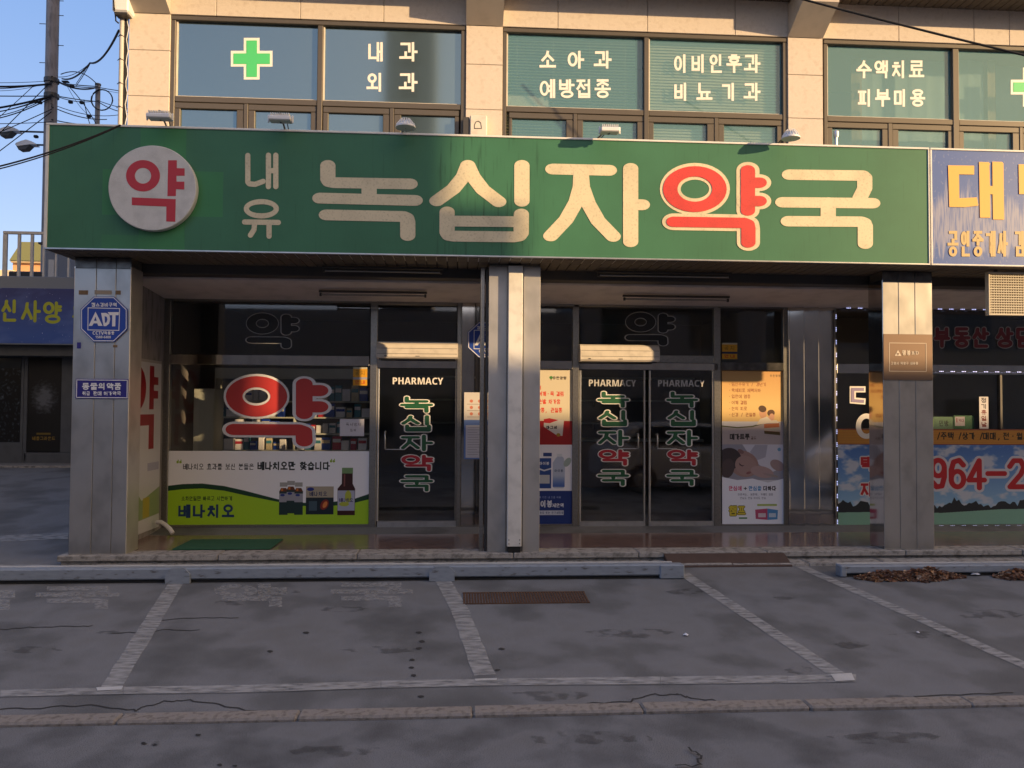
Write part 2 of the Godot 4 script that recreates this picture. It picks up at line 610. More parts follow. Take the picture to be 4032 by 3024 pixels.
func palette() -> void:
	var speck := noise(11, 0.09, 4, [[0.0, grey(.72)], [.45, grey(.95)], [.55, grey(1)], [1.0, grey(.86)]], 512)
	var cloud := noise(12, 0.012, 4, [[0.0, grey(.90)], [.5, grey(.98)], [1.0, grey(1)]], 512)
	var m := mk(.62, .555, .485, .78)
	world_map(m, noise(21, 0.02, 5, [[0.0, Color(.93, .91, .89)], [.45, Color(1, .99, .98)], [1.0, Color(.97, .96, .95)]]), Vector3.ONE * .7)
	fine(m, noise(22, 0.16, 3, [[0.0, grey(.62)], [.3, grey(.97)], [1.0, grey(1)]]), 1.3)
	mats.stone = m
	m = mk(.50, .44, .38, .85)
	world_map(m, cloud, Vector3.ONE * .6)
	mats.stone_beam = m
	mats.joint = mk(.18, .15, .12, .9)
	m = mk(.115, .098, .078, .42, .25)
	world_map(m, speck, Vector3.ONE * 2.0)
	mats.bronze = m
	# glass of the upper storey: a mirroring grey-blue film on the first bay, clearer green glass on the others
	m = mk(.25, .34, .345, .06, .80)
	m.transparency = BaseMaterial3D.TRANSPARENCY_ALPHA
	m.albedo_color.a = 0.25
	relief(m, bumps(31, .004, 2, 1.2), .03)
	m.uv1_triplanar = true
	m.uv1_world_triplanar = true
	m.uv1_scale = Vector3.ONE * .5
	mats.film_glass = m
	m = mk(.12, .30, .34, .05, .12)
	m.transparency = BaseMaterial3D.TRANSPARENCY_ALPHA
	m.albedo_color.a = 0.30
	mats.green_glass = m
	m = mk(.03, .035, .035, .03)
	m.transparency = BaseMaterial3D.TRANSPARENCY_ALPHA
	m.albedo_color.a = 0.05
	mats.shop_glass = m
	# metals
	m = mk(.54, .525, .50, .44, .7)
	world_map(m, noise(41, .01, 4, [[0.0, grey(.88)], [.5, grey(.97)], [1.0, grey(1)]]), Vector3(.5, .35, .5))
	relief(m, bumps(42, .004, 2, 4.0), .13)
	mats.steel = m
	m = mk(.57, .55, .52, .33, .8)
	world_map(m, noise(41, .01, 4, [[0.0, grey(.86)], [.5, grey(.97)], [1.0, grey(1)]]), Vector3(.5, .35, .5))
	relief(m, bumps(49, .006, 2, 4.0), .22)
	mats.dented_steel = m
	m = mk(.54, .52, .49, .07, 1.0)
	world_map(m, noise(43, .012, 4, [[0.0, grey(.88)], [.5, grey(.98)], [1.0, grey(1)]]), Vector3(.6, .3, .6))
	relief(m, bumps(44, .003, 1, 4.0), .03)
	mats.mirror_steel = m
	m = mk(.36, .35, .33, .33, .9)
	world_map(m, speck, Vector3(3, .5, 3))
	mats.frame_steel = m
	m = mk(.62, .62, .62, .35, .9)
	world_map(m, cloud, Vector3.ONE)
	mats.aluminium = m
	m = mk(.62, .62, .60, .55)
	world_map(m, cloud, Vector3.ONE * .7)
	fine(m, speck, 4.0)
	mats.white_paint = m
	m = mk(.70, .68, .63, .5)
	world_map(m, cloud, Vector3.ONE * .8)
	mats.white_trim = m
	mats.cream = mk(.64, .56, .375, .55)
	fine(world_map(mats.cream, cloud, Vector3.ONE * .4), noise(45, .05, 4, [[0.0, grey(.85)], [.4, grey(1)], [1.0, grey(1)]]), 1.2)
	mats.cream_vinyl = mk(.78, .74, .68, .5)
	mats.red = mk(.60, .035, .03, .5)
	fine(world_map(mats.red, cloud, Vector3.ONE * .5), noise(46, .11, 4, [[0.0, grey(.7)], [.35, grey(1)], [1.0, grey(1)]]), 1.0)
	mats.crimson = mk(.42, .018, .03, .5)
	mats.green_vinyl = mk(.014, .095, .036, .45)
	mats.cross_green = mk(.07, .52, .17, .5)
	mats.black = mk(.012, .012, .013, .5)
	mats.rubber = mk(.02, .02, .02, .8)
	mats.cable = mk(.010, .010, .013, .9)
	mats.dark_metal = mk(.07, .065, .06, .5, .4)
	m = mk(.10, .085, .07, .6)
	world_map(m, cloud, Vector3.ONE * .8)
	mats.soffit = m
	m = mk(.72, .66, .64, .85)
	world_map(m, cloud, Vector3.ONE * .5)
	mats.ceiling = m
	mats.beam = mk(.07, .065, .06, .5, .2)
	m = mk(.42, .40, .37, .9)
	world_map(m, noise(47, .03, 5, [[0.0, grey(.55)], [.5, grey(.95)], [1.0, grey(1)]]), Vector3.ONE * .6)
	fine(m, speck, 2.0)
	mats.ledge = m
	m = mk(.22, .145, .125, .2)
	world_map(m, noise(48, .02, 5, [[0.0, Color(.55, .5, .5)], [.5, grey(.95)], [1.0, Color(1, .95, .9)]]), Vector3(.4, 1, 1.2))
	mats.floor_tile = m
	m = mk(.212, .218, .226, .9)
	world_map(m, noise(51, .006, 6, [[0.0, Color(.72, .72, .72)], [.34, Color(.86, .86, .85)], [.46, Color(.95, .95, .95)], [.6, Color(1, 1, 1)], [1.0, Color(.93, .92, .90)]], 1024), Vector3.ONE * .17)
	fine(m, noise(52, .2, 4, [[0.0, grey(.45)], [.4, grey(.88)], [.62, grey(1)], [1.0, grey(1)]], 512), 1.3)
	m.roughness = .88
	mats.asphalt = m
	m = mk(.20, .206, .214, .9)
	world_map(m, noise(53, .008, 6, [[0.0, Color(.72, .72, .72)], [.36, Color(.88, .88, .88)], [.6, Color(1, 1, 1)], [1.0, Color(.94, .93, .91)]], 1024), Vector3.ONE * .21)
	fine(m, noise(54, .24, 4, [[0.0, grey(.40)], [.4, grey(.88)], [.66, grey(1)], [1.0, grey(1)]], 512), 1.1)
	mats.road = m
	mats.crack = mk(.035, .034, .034, .95)
	m = mk(.05, .048, .046, .8)
	m.transparency = BaseMaterial3D.TRANSPARENCY_ALPHA
	world_map(m, noise(55, .012, 3, [[0.0, Color(1, 1, 1, .45)], [.45, Color(1, 1, 1, .25)], [.6, Color(1, 1, 1, 0)], [1.0, Color(1, 1, 1, 0)]]), Vector3.ONE * .9)
	mats.oil = m
	m = mk(.43, .43, .42, .8)
	m.transparency = BaseMaterial3D.TRANSPARENCY_ALPHA
	world_map(m, noise(56, .03, 6, [[0.0, Color(.85, .85, .85, .34)], [.35, Color(.92, .92, .92, .52)], [.5, Color(.96, .96, .96, .60)], [.7, Color(1, 1, 1, .68)], [1.0, Color(1, 1, 1, .8)]]), Vector3(.35, .35, 1.1))
	mats.road_paint = m
	m = m.duplicate()
	world_map(m, noise(57, .05, 5, [[0.0, Color(.9, .9, .9, .12)], [.36, Color(.9, .9, .9, .34)], [.52, Color(.95, .95, .95, .5)], [1.0, Color(1, 1, 1, .62)]]), Vector3(.6, .6, .6))
	mats.old_paint = m
	m = mk(.30, .28, .26, .9)
	world_map(m, noise(58, .03, 5, [[0.0, Color(.7, .68, .66)], [.5, Color(1, .98, .95)], [1.0, Color(.93, .93, .95)]]), Vector3.ONE * .9)
	fine(m, speck, 3.0)
	mats.kerb = m
	m = mk(.28, .32, .37, .55)
	world_map(m, noise(59, .03, 5, [[0.0, Color(.55, .5, .46)], [.3, grey(.92)], [1.0, grey(1)]]), Vector3(.5, 1.5, 1.5))
	mats.rail_paint = m
	m = mk(.085, .055, .045, .85)
	world_map(m, cloud, Vector3.ONE)
	mats.ramp = m
	m = mk(.12, .09, .07, .85)
	world_map(m, noise(60, .05, 5, [[0.0, Color(.35, .3, .3)], [.5, Color(1, .8, .6)], [1.0, Color(.8, .75, .75)]]), Vector3.ONE * 1.2)
	mats.rust = m
	mats.mat_green = mk(.015, .09, .045, .95)
	m = mk(.66, .60, .52, .5)
	world_map(m, cloud, Vector3.ONE)
	mats.beige_plastic = m
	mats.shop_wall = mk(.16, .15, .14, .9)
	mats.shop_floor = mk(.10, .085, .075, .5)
	mats.pale_board = mk(.42, .44, .38, .7)
	m = mk(.27, .25, .25, .85)
	world_map(m, noise(61, .02, 5, [[0.0, grey(.7)], [.5, grey(.97)], [1.0, grey(1)]]), Vector3(1, .2, 1))
	mats.concrete = m
	mats.lamp_white = mk(.66, .66, .66, .45)
	mats.blind = mk(.78, .80, .60, .6)
	mats.wood = mk(.10, .05, .03, .5)
	m = mk(.09, .10, .115, .6)
	world_map(m, cloud, Vector3.ONE * .5)
	mats.grey_door = m
	mats.grey_fascia = mk(.17, .20, .25, .7)
	mats.blue_sign = mk(.012, .05, .33, .4)
	mats.white_vinyl = mk(.72, .72, .74, .5)

func _ready() -> void:
	rng.seed = 20231
	# ---- camera
	var p := deg_to_rad(1.669)
	var w := deg_to_rad(3.818)
	var r := deg_to_rad(0.319)
	var forward := Vector3(sin(w) * cos(p), sin(p), -cos(w) * cos(p))
	var right := Vector3(cos(w), 0, sin(w))
	var up := right.cross(forward)
	lens_basis = Basis(right * cos(r) + up * sin(r), up * cos(r) - right * sin(r), -forward)
	var cam := Camera3D.new()
	cam.name = "camera"
	cam.transform = Transform3D(lens_basis, eye)
	cam.fov = rad_to_deg(2.0 * atan(1512.0 / FOCAL))
	cam.near = 0.05
	cam.far = 900.0
	cam.current = true
	add_child(cam)
	# ---- sky
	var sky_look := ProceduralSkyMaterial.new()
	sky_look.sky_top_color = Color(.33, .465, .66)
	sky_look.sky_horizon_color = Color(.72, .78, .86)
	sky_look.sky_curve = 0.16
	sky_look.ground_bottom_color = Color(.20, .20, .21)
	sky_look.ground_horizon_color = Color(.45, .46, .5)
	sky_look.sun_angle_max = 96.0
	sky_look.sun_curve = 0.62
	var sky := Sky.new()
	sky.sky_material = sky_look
	var env := Environment.new()
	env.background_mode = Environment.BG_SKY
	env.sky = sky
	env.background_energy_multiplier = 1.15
	env.tonemap_mode = Environment.TONE_MAPPER_LINEAR
	env.tonemap_exposure = 1.72
	env.sdfgi_enabled = true
	env.ssao_enabled = true
	env.ssil_enabled = true
	var around := WorldEnvironment.new()
	around.name = "surroundings"
	around.environment = env
	add_child(around)
	# ---- sun: low, from the right across the street
	var sun := DirectionalLight3D.new()
	sun.name = "sun"
	sun.light_color = Color(1.0, .845, .63)
	sun.light_energy = 1.45
	sun.light_angular_distance = 0.53
	sun.shadow_enabled = true
	add_child(sun)
	sun.look_at_from_position(Vector3(1.55, .37, 1.0), Vector3.ZERO)

	palette()
	more_materials()
	forecourt()
	main_building()
	shop_front()
	rooms()
	signs()
	street_side()
	neighbour()
	small_things()
	opposite()

# ================================================================ ground
func ground_sheet(parent: Node3D, called: String, px: Array, mat: Material, lift: float) -> void:
	var o := org(parent)
	var flat := PackedVector2Array()
	for k in range(0, px.size(), 2):
		var g := pg(px[k], px[k + 1])
		flat.append(Vector2(g.x, g.z))
	ground_poly(parent, called, flat, mat, lift)

func ground_poly(parent: Node3D, called: String, flat: PackedVector2Array, mat: Material, lift: float) -> void:
	var o := org(parent)
	var st := begin()
	var n := Vector3(0, 1, SLOPE).normalized()
	var idx := Geometry2D.triangulate_polygon(flat)
	for k in range(0, idx.size(), 3):
		var q := []
		for j in 3:
			var v := flat[idx[k + j]]
			q.append(Vector3(v.x, ground_y(v.y) + lift, v.y) - o)
		tri(st, q[0], q[1], q[2], n if q[0].z < KERB_Z else Vector3.UP)
	put(parent, called, st.commit(), mat, o)

func strip(a: Vector2, b: Vector2, width: float, ragged := 0.012) -> PackedVector2Array:
	var out := PackedVector2Array()
	var d := (b - a).normalized()
	var s := Vector2(-d.y, d.x) * width / 2
	var n := maxi(3, int(a.distance_to(b) / .12))
	for i in n + 1:
		out.append(a.lerp(b, float(i) / n) + s * (1.0 + rng.randf_range(-ragged, ragged) * 6.0))
	for i in n + 1:
		out.append(b.lerp(a, float(i) / n) - s * (1.0 + rng.randf_range(-ragged, ragged) * 6.0))
	return out

func forecourt() -> void:
	var lot := setting("parking_ground")
	var st := begin()
	var n := Vector3(0, 1, SLOPE).normalized()
	quad(st, Vector3(-90, 90 * SLOPE, -90), Vector3(90, 90 * SLOPE, -90), Vector3(90, ground_y(KERB_Z), KERB_Z), Vector3(-90, ground_y(KERB_Z), KERB_Z), n)
	put(lot, "asphalt", st.commit(), mats.asphalt)
	var road := setting("road")
	st = begin()
	var ry := ground_y(KERB_Z) - 0.012
	quad(st, Vector3(-300, ry, KERB_Z), Vector3(300, ry, KERB_Z), Vector3(300, ry, 300), Vector3(-300, ry, 300), Vector3.UP)
	put(road, "asphalt", st.commit(), mats.road)
	# flush kerb stones, a metre each, along the edge of the road
	var kerb := setting("kerb")
	for i in range(-9, 11):
		var x := -0.931 + 1.03 * i
		var a := Vector3(x + .002, ry - .12, KERB_Z - .005 + rng.randf_range(-.004, .004))
		box(kerb, "kerb_stone", a, Vector3(x + 1.028, ry + .026 + rng.randf_range(-.004, .004), a.z + .135), mats.kerb, .012)
	# painted bays
	var g1 := pg(690, 2296)
	var g2 := pg(1743, 2284)
	for e in [[pg(692, 2298), pg(432, 2718), .135], [pg(2689, 2258), pg(3305, 2662), .125], [pg(3128, 2221), pg(4100, 2650), .12]]:
		ground_poly(lot, "bay_line", strip(Vector2(e[0].x, e[0].z), Vector2(e[1].x, e[1].z), e[2]), mats.road_paint, .004)
	ground_poly(lot, "bay_line", strip(Vector2(g2.x, g2.z), Vector2(pg(1818, 2420).x, pg(1818, 2420).z), .15), mats.road_paint, .004)
	var b2 := pg(1818, 2424)
	var b3 := pg(1908, 2660)
	ground_poly(lot, "bay_line", strip(Vector2(b2.x, b2.z), Vector2(b3.x, b3.z), .145), mats.road_paint, .004)
	var xs := [-900, 0, 485, 1000, 1500, 2000, 2600, 3100, 3372]
	var yt := [2746, 2722, 2709, 2701, 2685, 2676, 2668, 2664, 2658]
	var yb := [2770, 2748, 2737, 2730, 2713, 2702, 2698, 2693, 2688]
	for i in xs.size() - 1:
		ground_sheet(lot, "bay_line", [xs[i] + 1, yt[i], xs[i + 1] - 1, yt[i + 1], xs[i + 1] - 1, yb[i + 1], xs[i] + 1, yb[i]], mats.road_paint, .0075)
	for e in [[379, 2713, 485, 2708, 478, 2722, 382, 2726], [1869, 2679, 1957, 2676, 1955, 2684, 1873, 2687], [3270, 2660, 3353, 2656, 3366, 2684, 3290, 2688]]:
		ground_sheet(lot, "fresh_paint", e, mats.white_paint, .011)
	# the line behind the wheel stops
	for e in [[-400, 2226, 1200, 2224, 2615, 2217, 2615, 2224, 1200, 2232, -400, 2236], [3110, 2219, 4200, 2212, 4200, 2220, 3165, 2226]]:
		ground_sheet(lot, "back_line", e, mats.road_paint, .0045)
	# white stripe at the mouth of the side alley
	ground_sheet(lot, "back_line", [-300, 2112, 0, 2110, 120, 2106, 268, 2100, 268, 2124, 150, 2128, 0, 2136, -300, 2140], mats.road_paint, .005)
	# worn letters painted in the bays
	for e in [["약", 830, 2300, 1130, 2392], ["국", 1300, 2296, 1625, 2392], ["국", 140, 2310, 470, 2400], ["약", -260, 2312, 60, 2404]]:
		for it in in_rect(syllable(e[0]), Rect2(e[1], e[2], e[3] - e[1], e[4] - e[2]), 52, 17):
			for l in stroke_loops(it, 52, 17, 0.0, true):
				if it[0] is String:
					continue
				var f := PackedVector2Array()
				for v in l:
					var q := pg(v.x, v.y)
					f.append(Vector2(q.x, q.z))
				ground_poly(lot, "painted_letter", f, mats.old_paint, .004)
			if it[0] is String:
				var lp := stroke_loops(it, 50, 16, 0.0, true)
				for k in 36:
					var k2 := (k + 1) % 36
					ground_sheet_loop(lot, "painted_letter", [lp[0][k], lp[0][k2], lp[1][k2], lp[1][k]], mats.old_paint, .004) if k % 12 != 5 else null
	# cracks along the kerb and oil stains
	for c in [[0, 2790, 170, 2788, 330, 2776, 450, 2790, 540, 2797, 640, 2764, 740, 2760, 860, 2776, 1000, 2800, 1090, 2802], [0, 2824, 90, 2826, 150, 2822, 300, 2826, 420, 2822, 620, 2822], [2300, 2770, 2480, 2762, 2560, 2738, 2660, 2732, 2720, 2752, 2860, 2764], [440, 2494, 560, 2490, 680, 2480, 800, 2484], [2720, 2950, 2760, 2980, 2752, 3015, 2640, 3018], [3600, 2745, 3820, 2735, 4032, 2728], [0, 2480, 140, 2470, 300, 2468, 380, 2464], [640, 2442, 840, 2432, 960, 2436]]:
		var line := PackedVector2Array()
		for k in range(0, c.size(), 2):
			var q := pg(c[k], c[k + 1])
			line.append(Vector2(q.x, q.z))
		var rough := PackedVector2Array()
		for k in line.size() - 1:
			for j in 5:
				rough.append(line[k].lerp(line[k + 1], j / 5.0) + Vector2(rng.randf_range(-.012, .012), rng.randf_range(-.018, .018)))
		for l in Geometry2D.offset_polyline(rough, .006):
			ground_poly(lot, "crack", l, mats.crack, .003)
	for e in [[920, 2372, 85, 13], [440, 2492, 60, 8], [1350, 2400, 100, 12], [2480, 2495, 180, 22], [2700, 2330, 80, 14], [3090, 2352, 60, 10], [3150, 2640, 60, 16], [1500, 2560, 150, 14], [2150, 2740, 180, 22], [3550, 2750, 150, 14], [3350, 2540, 70, 16], [3650, 2500, 140, 14], [590, 2920, 90, 10], [1320, 2950, 200, 26], [2300, 2900, 260, 30], [3500, 2900, 240, 26], [130, 2560, 110, 14], [3900, 2420, 160, 20], [1100, 2330, 90, 10]]:
		var l := PackedVector2Array()
		for k in 22:
			var a := TAU * k / 22
			var q := pg(e[0] + cos(a) * e[2] * rng.randf_range(.7, 1.1), e[1] + sin(a) * e[3] * rng.randf_range(.7, 1.1))
			l.append(Vector2(q.x, q.z))
		ground_poly(lot if pg(e[0], e[1]).z < KERB_Z - .2 else road, "stain", l, mats.oil, .0025 if pg(e[0], e[1]).z < KERB_Z else -.009)
	for e in [[1648, 2492], [1662, 2527], [1649, 2554], [1622, 2600], [1620, 2630], [1627, 2661], [1656, 2744], [565, 2920], [608, 2926], [780, 2887], [1975, 2556], [1958, 2640], [1206, 2493], [1062, 2566], [925, 3008], [865, 3004]]:
		var l := PackedVector2Array()
		for k in 10:
			var q := pg(e[0] + cos(TAU * k / 10) * rng.randf_range(8, 15), e[1] + sin(TAU * k / 10) * rng.randf_range(3, 6))
			l.append(Vector2(q.x, q.z))
		ground_poly(lot if pg(e[0], e[1]).z < KERB_Z - .1 else road, "gum_spot", l, mats.crack, .003 if pg(e[0], e[1]).z < KERB_Z else -.009)
	# rusty drain grating across the second bay
	var gr := thing("drain_grating", "rusty steel drain grating set in the asphalt across a bay line", "grating", pg(2060, 2354))
	var ga := pg(1822, 2352)
	var gb := pg(2312, 2352)
	var gz0 := pg(2060, 2333).z
	var gz1 := pg(2060, 2376).z
	for z in [gz0, gz1]:
		box(gr, "frame", Vector3(ga.x, ground_y(z) - .03, z - .012), Vector3(gb.x, ground_y(z) + .005, z + .012), mats.rust)
	for i in 45:
		var x := lerpf(ga.x, gb.x, (i + .5) / 45.0)
		var st2 := begin()
		var hz := (gz1 - gz0) / 2
		for z in [-hz + .013, hz - .013]:
			pass
		quad(st2, Vector3(-.008, SLOPE * hz, -hz), Vector3(.008, SLOPE * hz, -hz), Vector3(.008, -SLOPE * hz, hz), Vector3(-.008, -SLOPE * hz, hz), n)
		quad(st2, Vector3(.008, SLOPE * hz, -hz), Vector3(.008, SLOPE * hz - .02, -hz), Vector3(.008, -SLOPE * hz - .02, hz), Vector3(.008, -SLOPE * hz, hz), Vector3.RIGHT)
		quad(st2, Vector3(-.008, SLOPE * hz, -hz), Vector3(-.008, SLOPE * hz - .02, -hz), Vector3(-.008, -SLOPE * hz - .02, hz), Vector3(-.008, -SLOPE * hz, hz), Vector3.LEFT)
		put(gr, "bar", bar_mesh(st2, "grating"), mats.rust, Vector3(x, ground_y((gz0 + gz1) / 2) + .0065, (gz0 + gz1) / 2))

var shared := {}
func bar_mesh(st: SurfaceTool, key: String) -> ArrayMesh:
	if not shared.has(key):
		shared[key] = st.commit()
	return shared[key]

func ground_sheet_loop(parent: Node3D, called: String, l: Array, mat: Material, lift: float) -> void:
	var f := PackedVector2Array()
	for v in l:
		var q := pg(v.x, v.y)
		f.append(Vector2(q.x, q.z))
	ground_poly(parent, called, f, mat, lift)

# ================================================================ the building
var house: Node3D

func main_building() -> void:
	house = thing("commercial_building", "stone clad two storey commercial building with steel pillars and a shop arcade", "building", Vector3(0.5, 0, -2))
	# body of the building: everything behind the facade
	var left := -4.165
	box(house, "side_wall", Vector3(left, 0, -14), Vector3(left + .2, 16, WALL_Z - .06), mats.concrete)
	box(house, "side_wall", Vector3(17.8, -1, -14), Vector3(18, 16, WALL_Z - .06), mats.concrete)
	box(house, "rear_wall", Vector3(left + .2, 0, -14), Vector3(17.8, 16, -13.8), mats.concrete)
	box(house, "roof", Vector3(left + .2, 15.8, -13.8), Vector3(17.8, 16, WALL_Z - .06), mats.concrete)
	box(house, "floor_slab", Vector3(left + .2, 3.25, -13.8), Vector3(17.8, 3.5, WALL_Z - .06), mats.concrete)
	box(house, "floor_slab", Vector3(left + .2, 7.2, -13.8), Vector3(17.8, 7.4, WALL_Z - .06), mats.concrete)
	# stone facade of the upper storey, panel by panel
	var wall := part(house, "upper_wall", Vector3(0, 3.4, WALL_Z))
	var rows_top := pz(1250, 77, WALL_Z).y
	var cols := [[504, 668, [197, 378]], [1834, 1979, [254, 431]], [3102, 3240, [295, 466]]]
	var spans := []
	for c in cols:
		var x0 := pz(c[0], 300, WALL_Z).x
		var x1 := pz(c[1], 300, WALL_Z).x
		var mx: float = (c[0] + c[1]) / 2.0
		var cuts := [rows_top, pz(mx, c[2][0], WALL_Z).y, pz(mx, c[2][1], WALL_Z).y]
		cuts.append(cuts[2] - (cuts[1] - cuts[2]))
		cuts.append(cuts[3] - (cuts[1] - cuts[2]))
		for i in 4:
			box(wall, "stone_panel", Vector3(x0 + .002, cuts[i + 1] + .003, WALL_Z - .04), Vector3(x1 - .002, cuts[i] - .003, WALL_Z), mats.stone, .004)
		box(wall, "backing", Vector3(x0, 3.4, WALL_Z - .2), Vector3(x1, 7.2, WALL_Z - .042), mats.joint)
		spans.append([x0, x1])
	var next0: float = spans[2][0] + 4.26
	for i in 6:
		box(wall, "stone_panel", Vector3(next0, rows_top - .62 * (i + 1) + .003, WALL_Z - .04), Vector3(next0 + .5, rows_top - .62 * i - .003, WALL_Z), mats.stone, .004)
	box(wall, "backing", Vector3(next0, 3.4, WALL_Z - .2), Vector3(18, 7.2, WALL_Z - .05), mats.joint)
	box(wall, "stone_panel", Vector3(next0 + .5, 3.5, WALL_Z - .04), Vector3(18, 7.0, WALL_Z), mats.stone)
	# the band above the windows
	var joints := [[852, 77 - 40], [1183, 60], [1511, 70], [2197, 90], [2550, 100], [2895, 110], [3539, 120], [3835, 130]]
	var xs := [spans[0][0]]
	for j in joints:
		xs.append(pz(j[0], j[1] * .5, WALL_Z).x)
	for x in [.5, 1.35, 2.2, 3.0]:
		xs.append(xs[8] + x)
	xs.append(18.0)
	for i in xs.size() - 1:
		box(wall, "stone_panel", Vector3(xs[i] + .003, rows_top + .004, WALL_Z - .04), Vector3(xs[i + 1] - .003, rows_top + .62, WALL_Z - .003), mats.stone, .004)
	box(wall, "backing", Vector3(left, rows_top, WALL_Z - .2), Vector3(18, 16, WALL_Z - .045), mats.joint)
	box(wall, "stone_panel", Vector3(left, rows_top + .62, WALL_Z - .04), Vector3(18, 16, WALL_Z - .004), mats.stone)
	# eave with a boarded underside, carried by tapering brackets
	var eave := part(house, "eave", Vector3(2, 6.86, WALL_Z))
	var ey := pz(3700, 28, WALL_Z).y - .02
	box(eave, "deck", Vector3(left - .1, ey + .03, WALL_Z), Vector3(18, ey + .25, WALL_Z + .56), mats.stone_beam)
	box(eave, "edge", Vector3(left - .1, ey - .03, WALL_Z + .561), Vector3(18, ey + .28, WALL_Z + .61), mats.stone_beam, .01)
	var nslat := 120
	for i in nslat:
		var x := left + i * .115
		box(eave, "board", Vector3(x + .006, ey, WALL_Z + .006), Vector3(x + .109, ey + .028, WALL_Z + .555), mats.soffit_board, .003)
	for s in spans + [[next0, next0 + .5]]:
		var br := begin()
		var root_y := rows_top + .0
		add_prism(br, PackedVector2Array([Vector2(0.01, root_y), Vector2(.47, root_y + .25), Vector2(.47, ey - .03), Vector2(0.01, ey - .03)]), 0.0, -(s[1] - s[0]))
		var o := put(house, "bracket", br.commit(), mats.stone_beam, Vector3.ZERO)
		o.rotation.y = -PI / 2
		o.position = Vector3(s[1] if false else s[0], 0, WALL_Z) - org(house)
	# windows
	window_bay([671, 1834], [[692, 1251], [1272, 1815]], [[683, 960, 710, 932], [978, 1247, 1004, 1224], [1272, 1534, 1293, 1508], [1552, 1808, 1579, 1790]], mats.film_glass, 0)
	window_bay([1979, 3102], [[1994, 2534], [2553, 3079]], [[2004, 2256, 2016, 2229], [2272, 2534, 2295, 2508], [2553, 2811, 2573, 2783], [2828, 3082, 2850, 3058]], mats.green_glass, 1)
	window_bay([3240, 4370], [[3254, 3746], [3770, 4275]], [[3252, 3494, 3276, 3471], [3512, 3750, 3536, 3730], [3774, 4010, 3793, 3984], [4024, 4290, 4050, 4262]], mats.green_glass, 2)
	arcade()

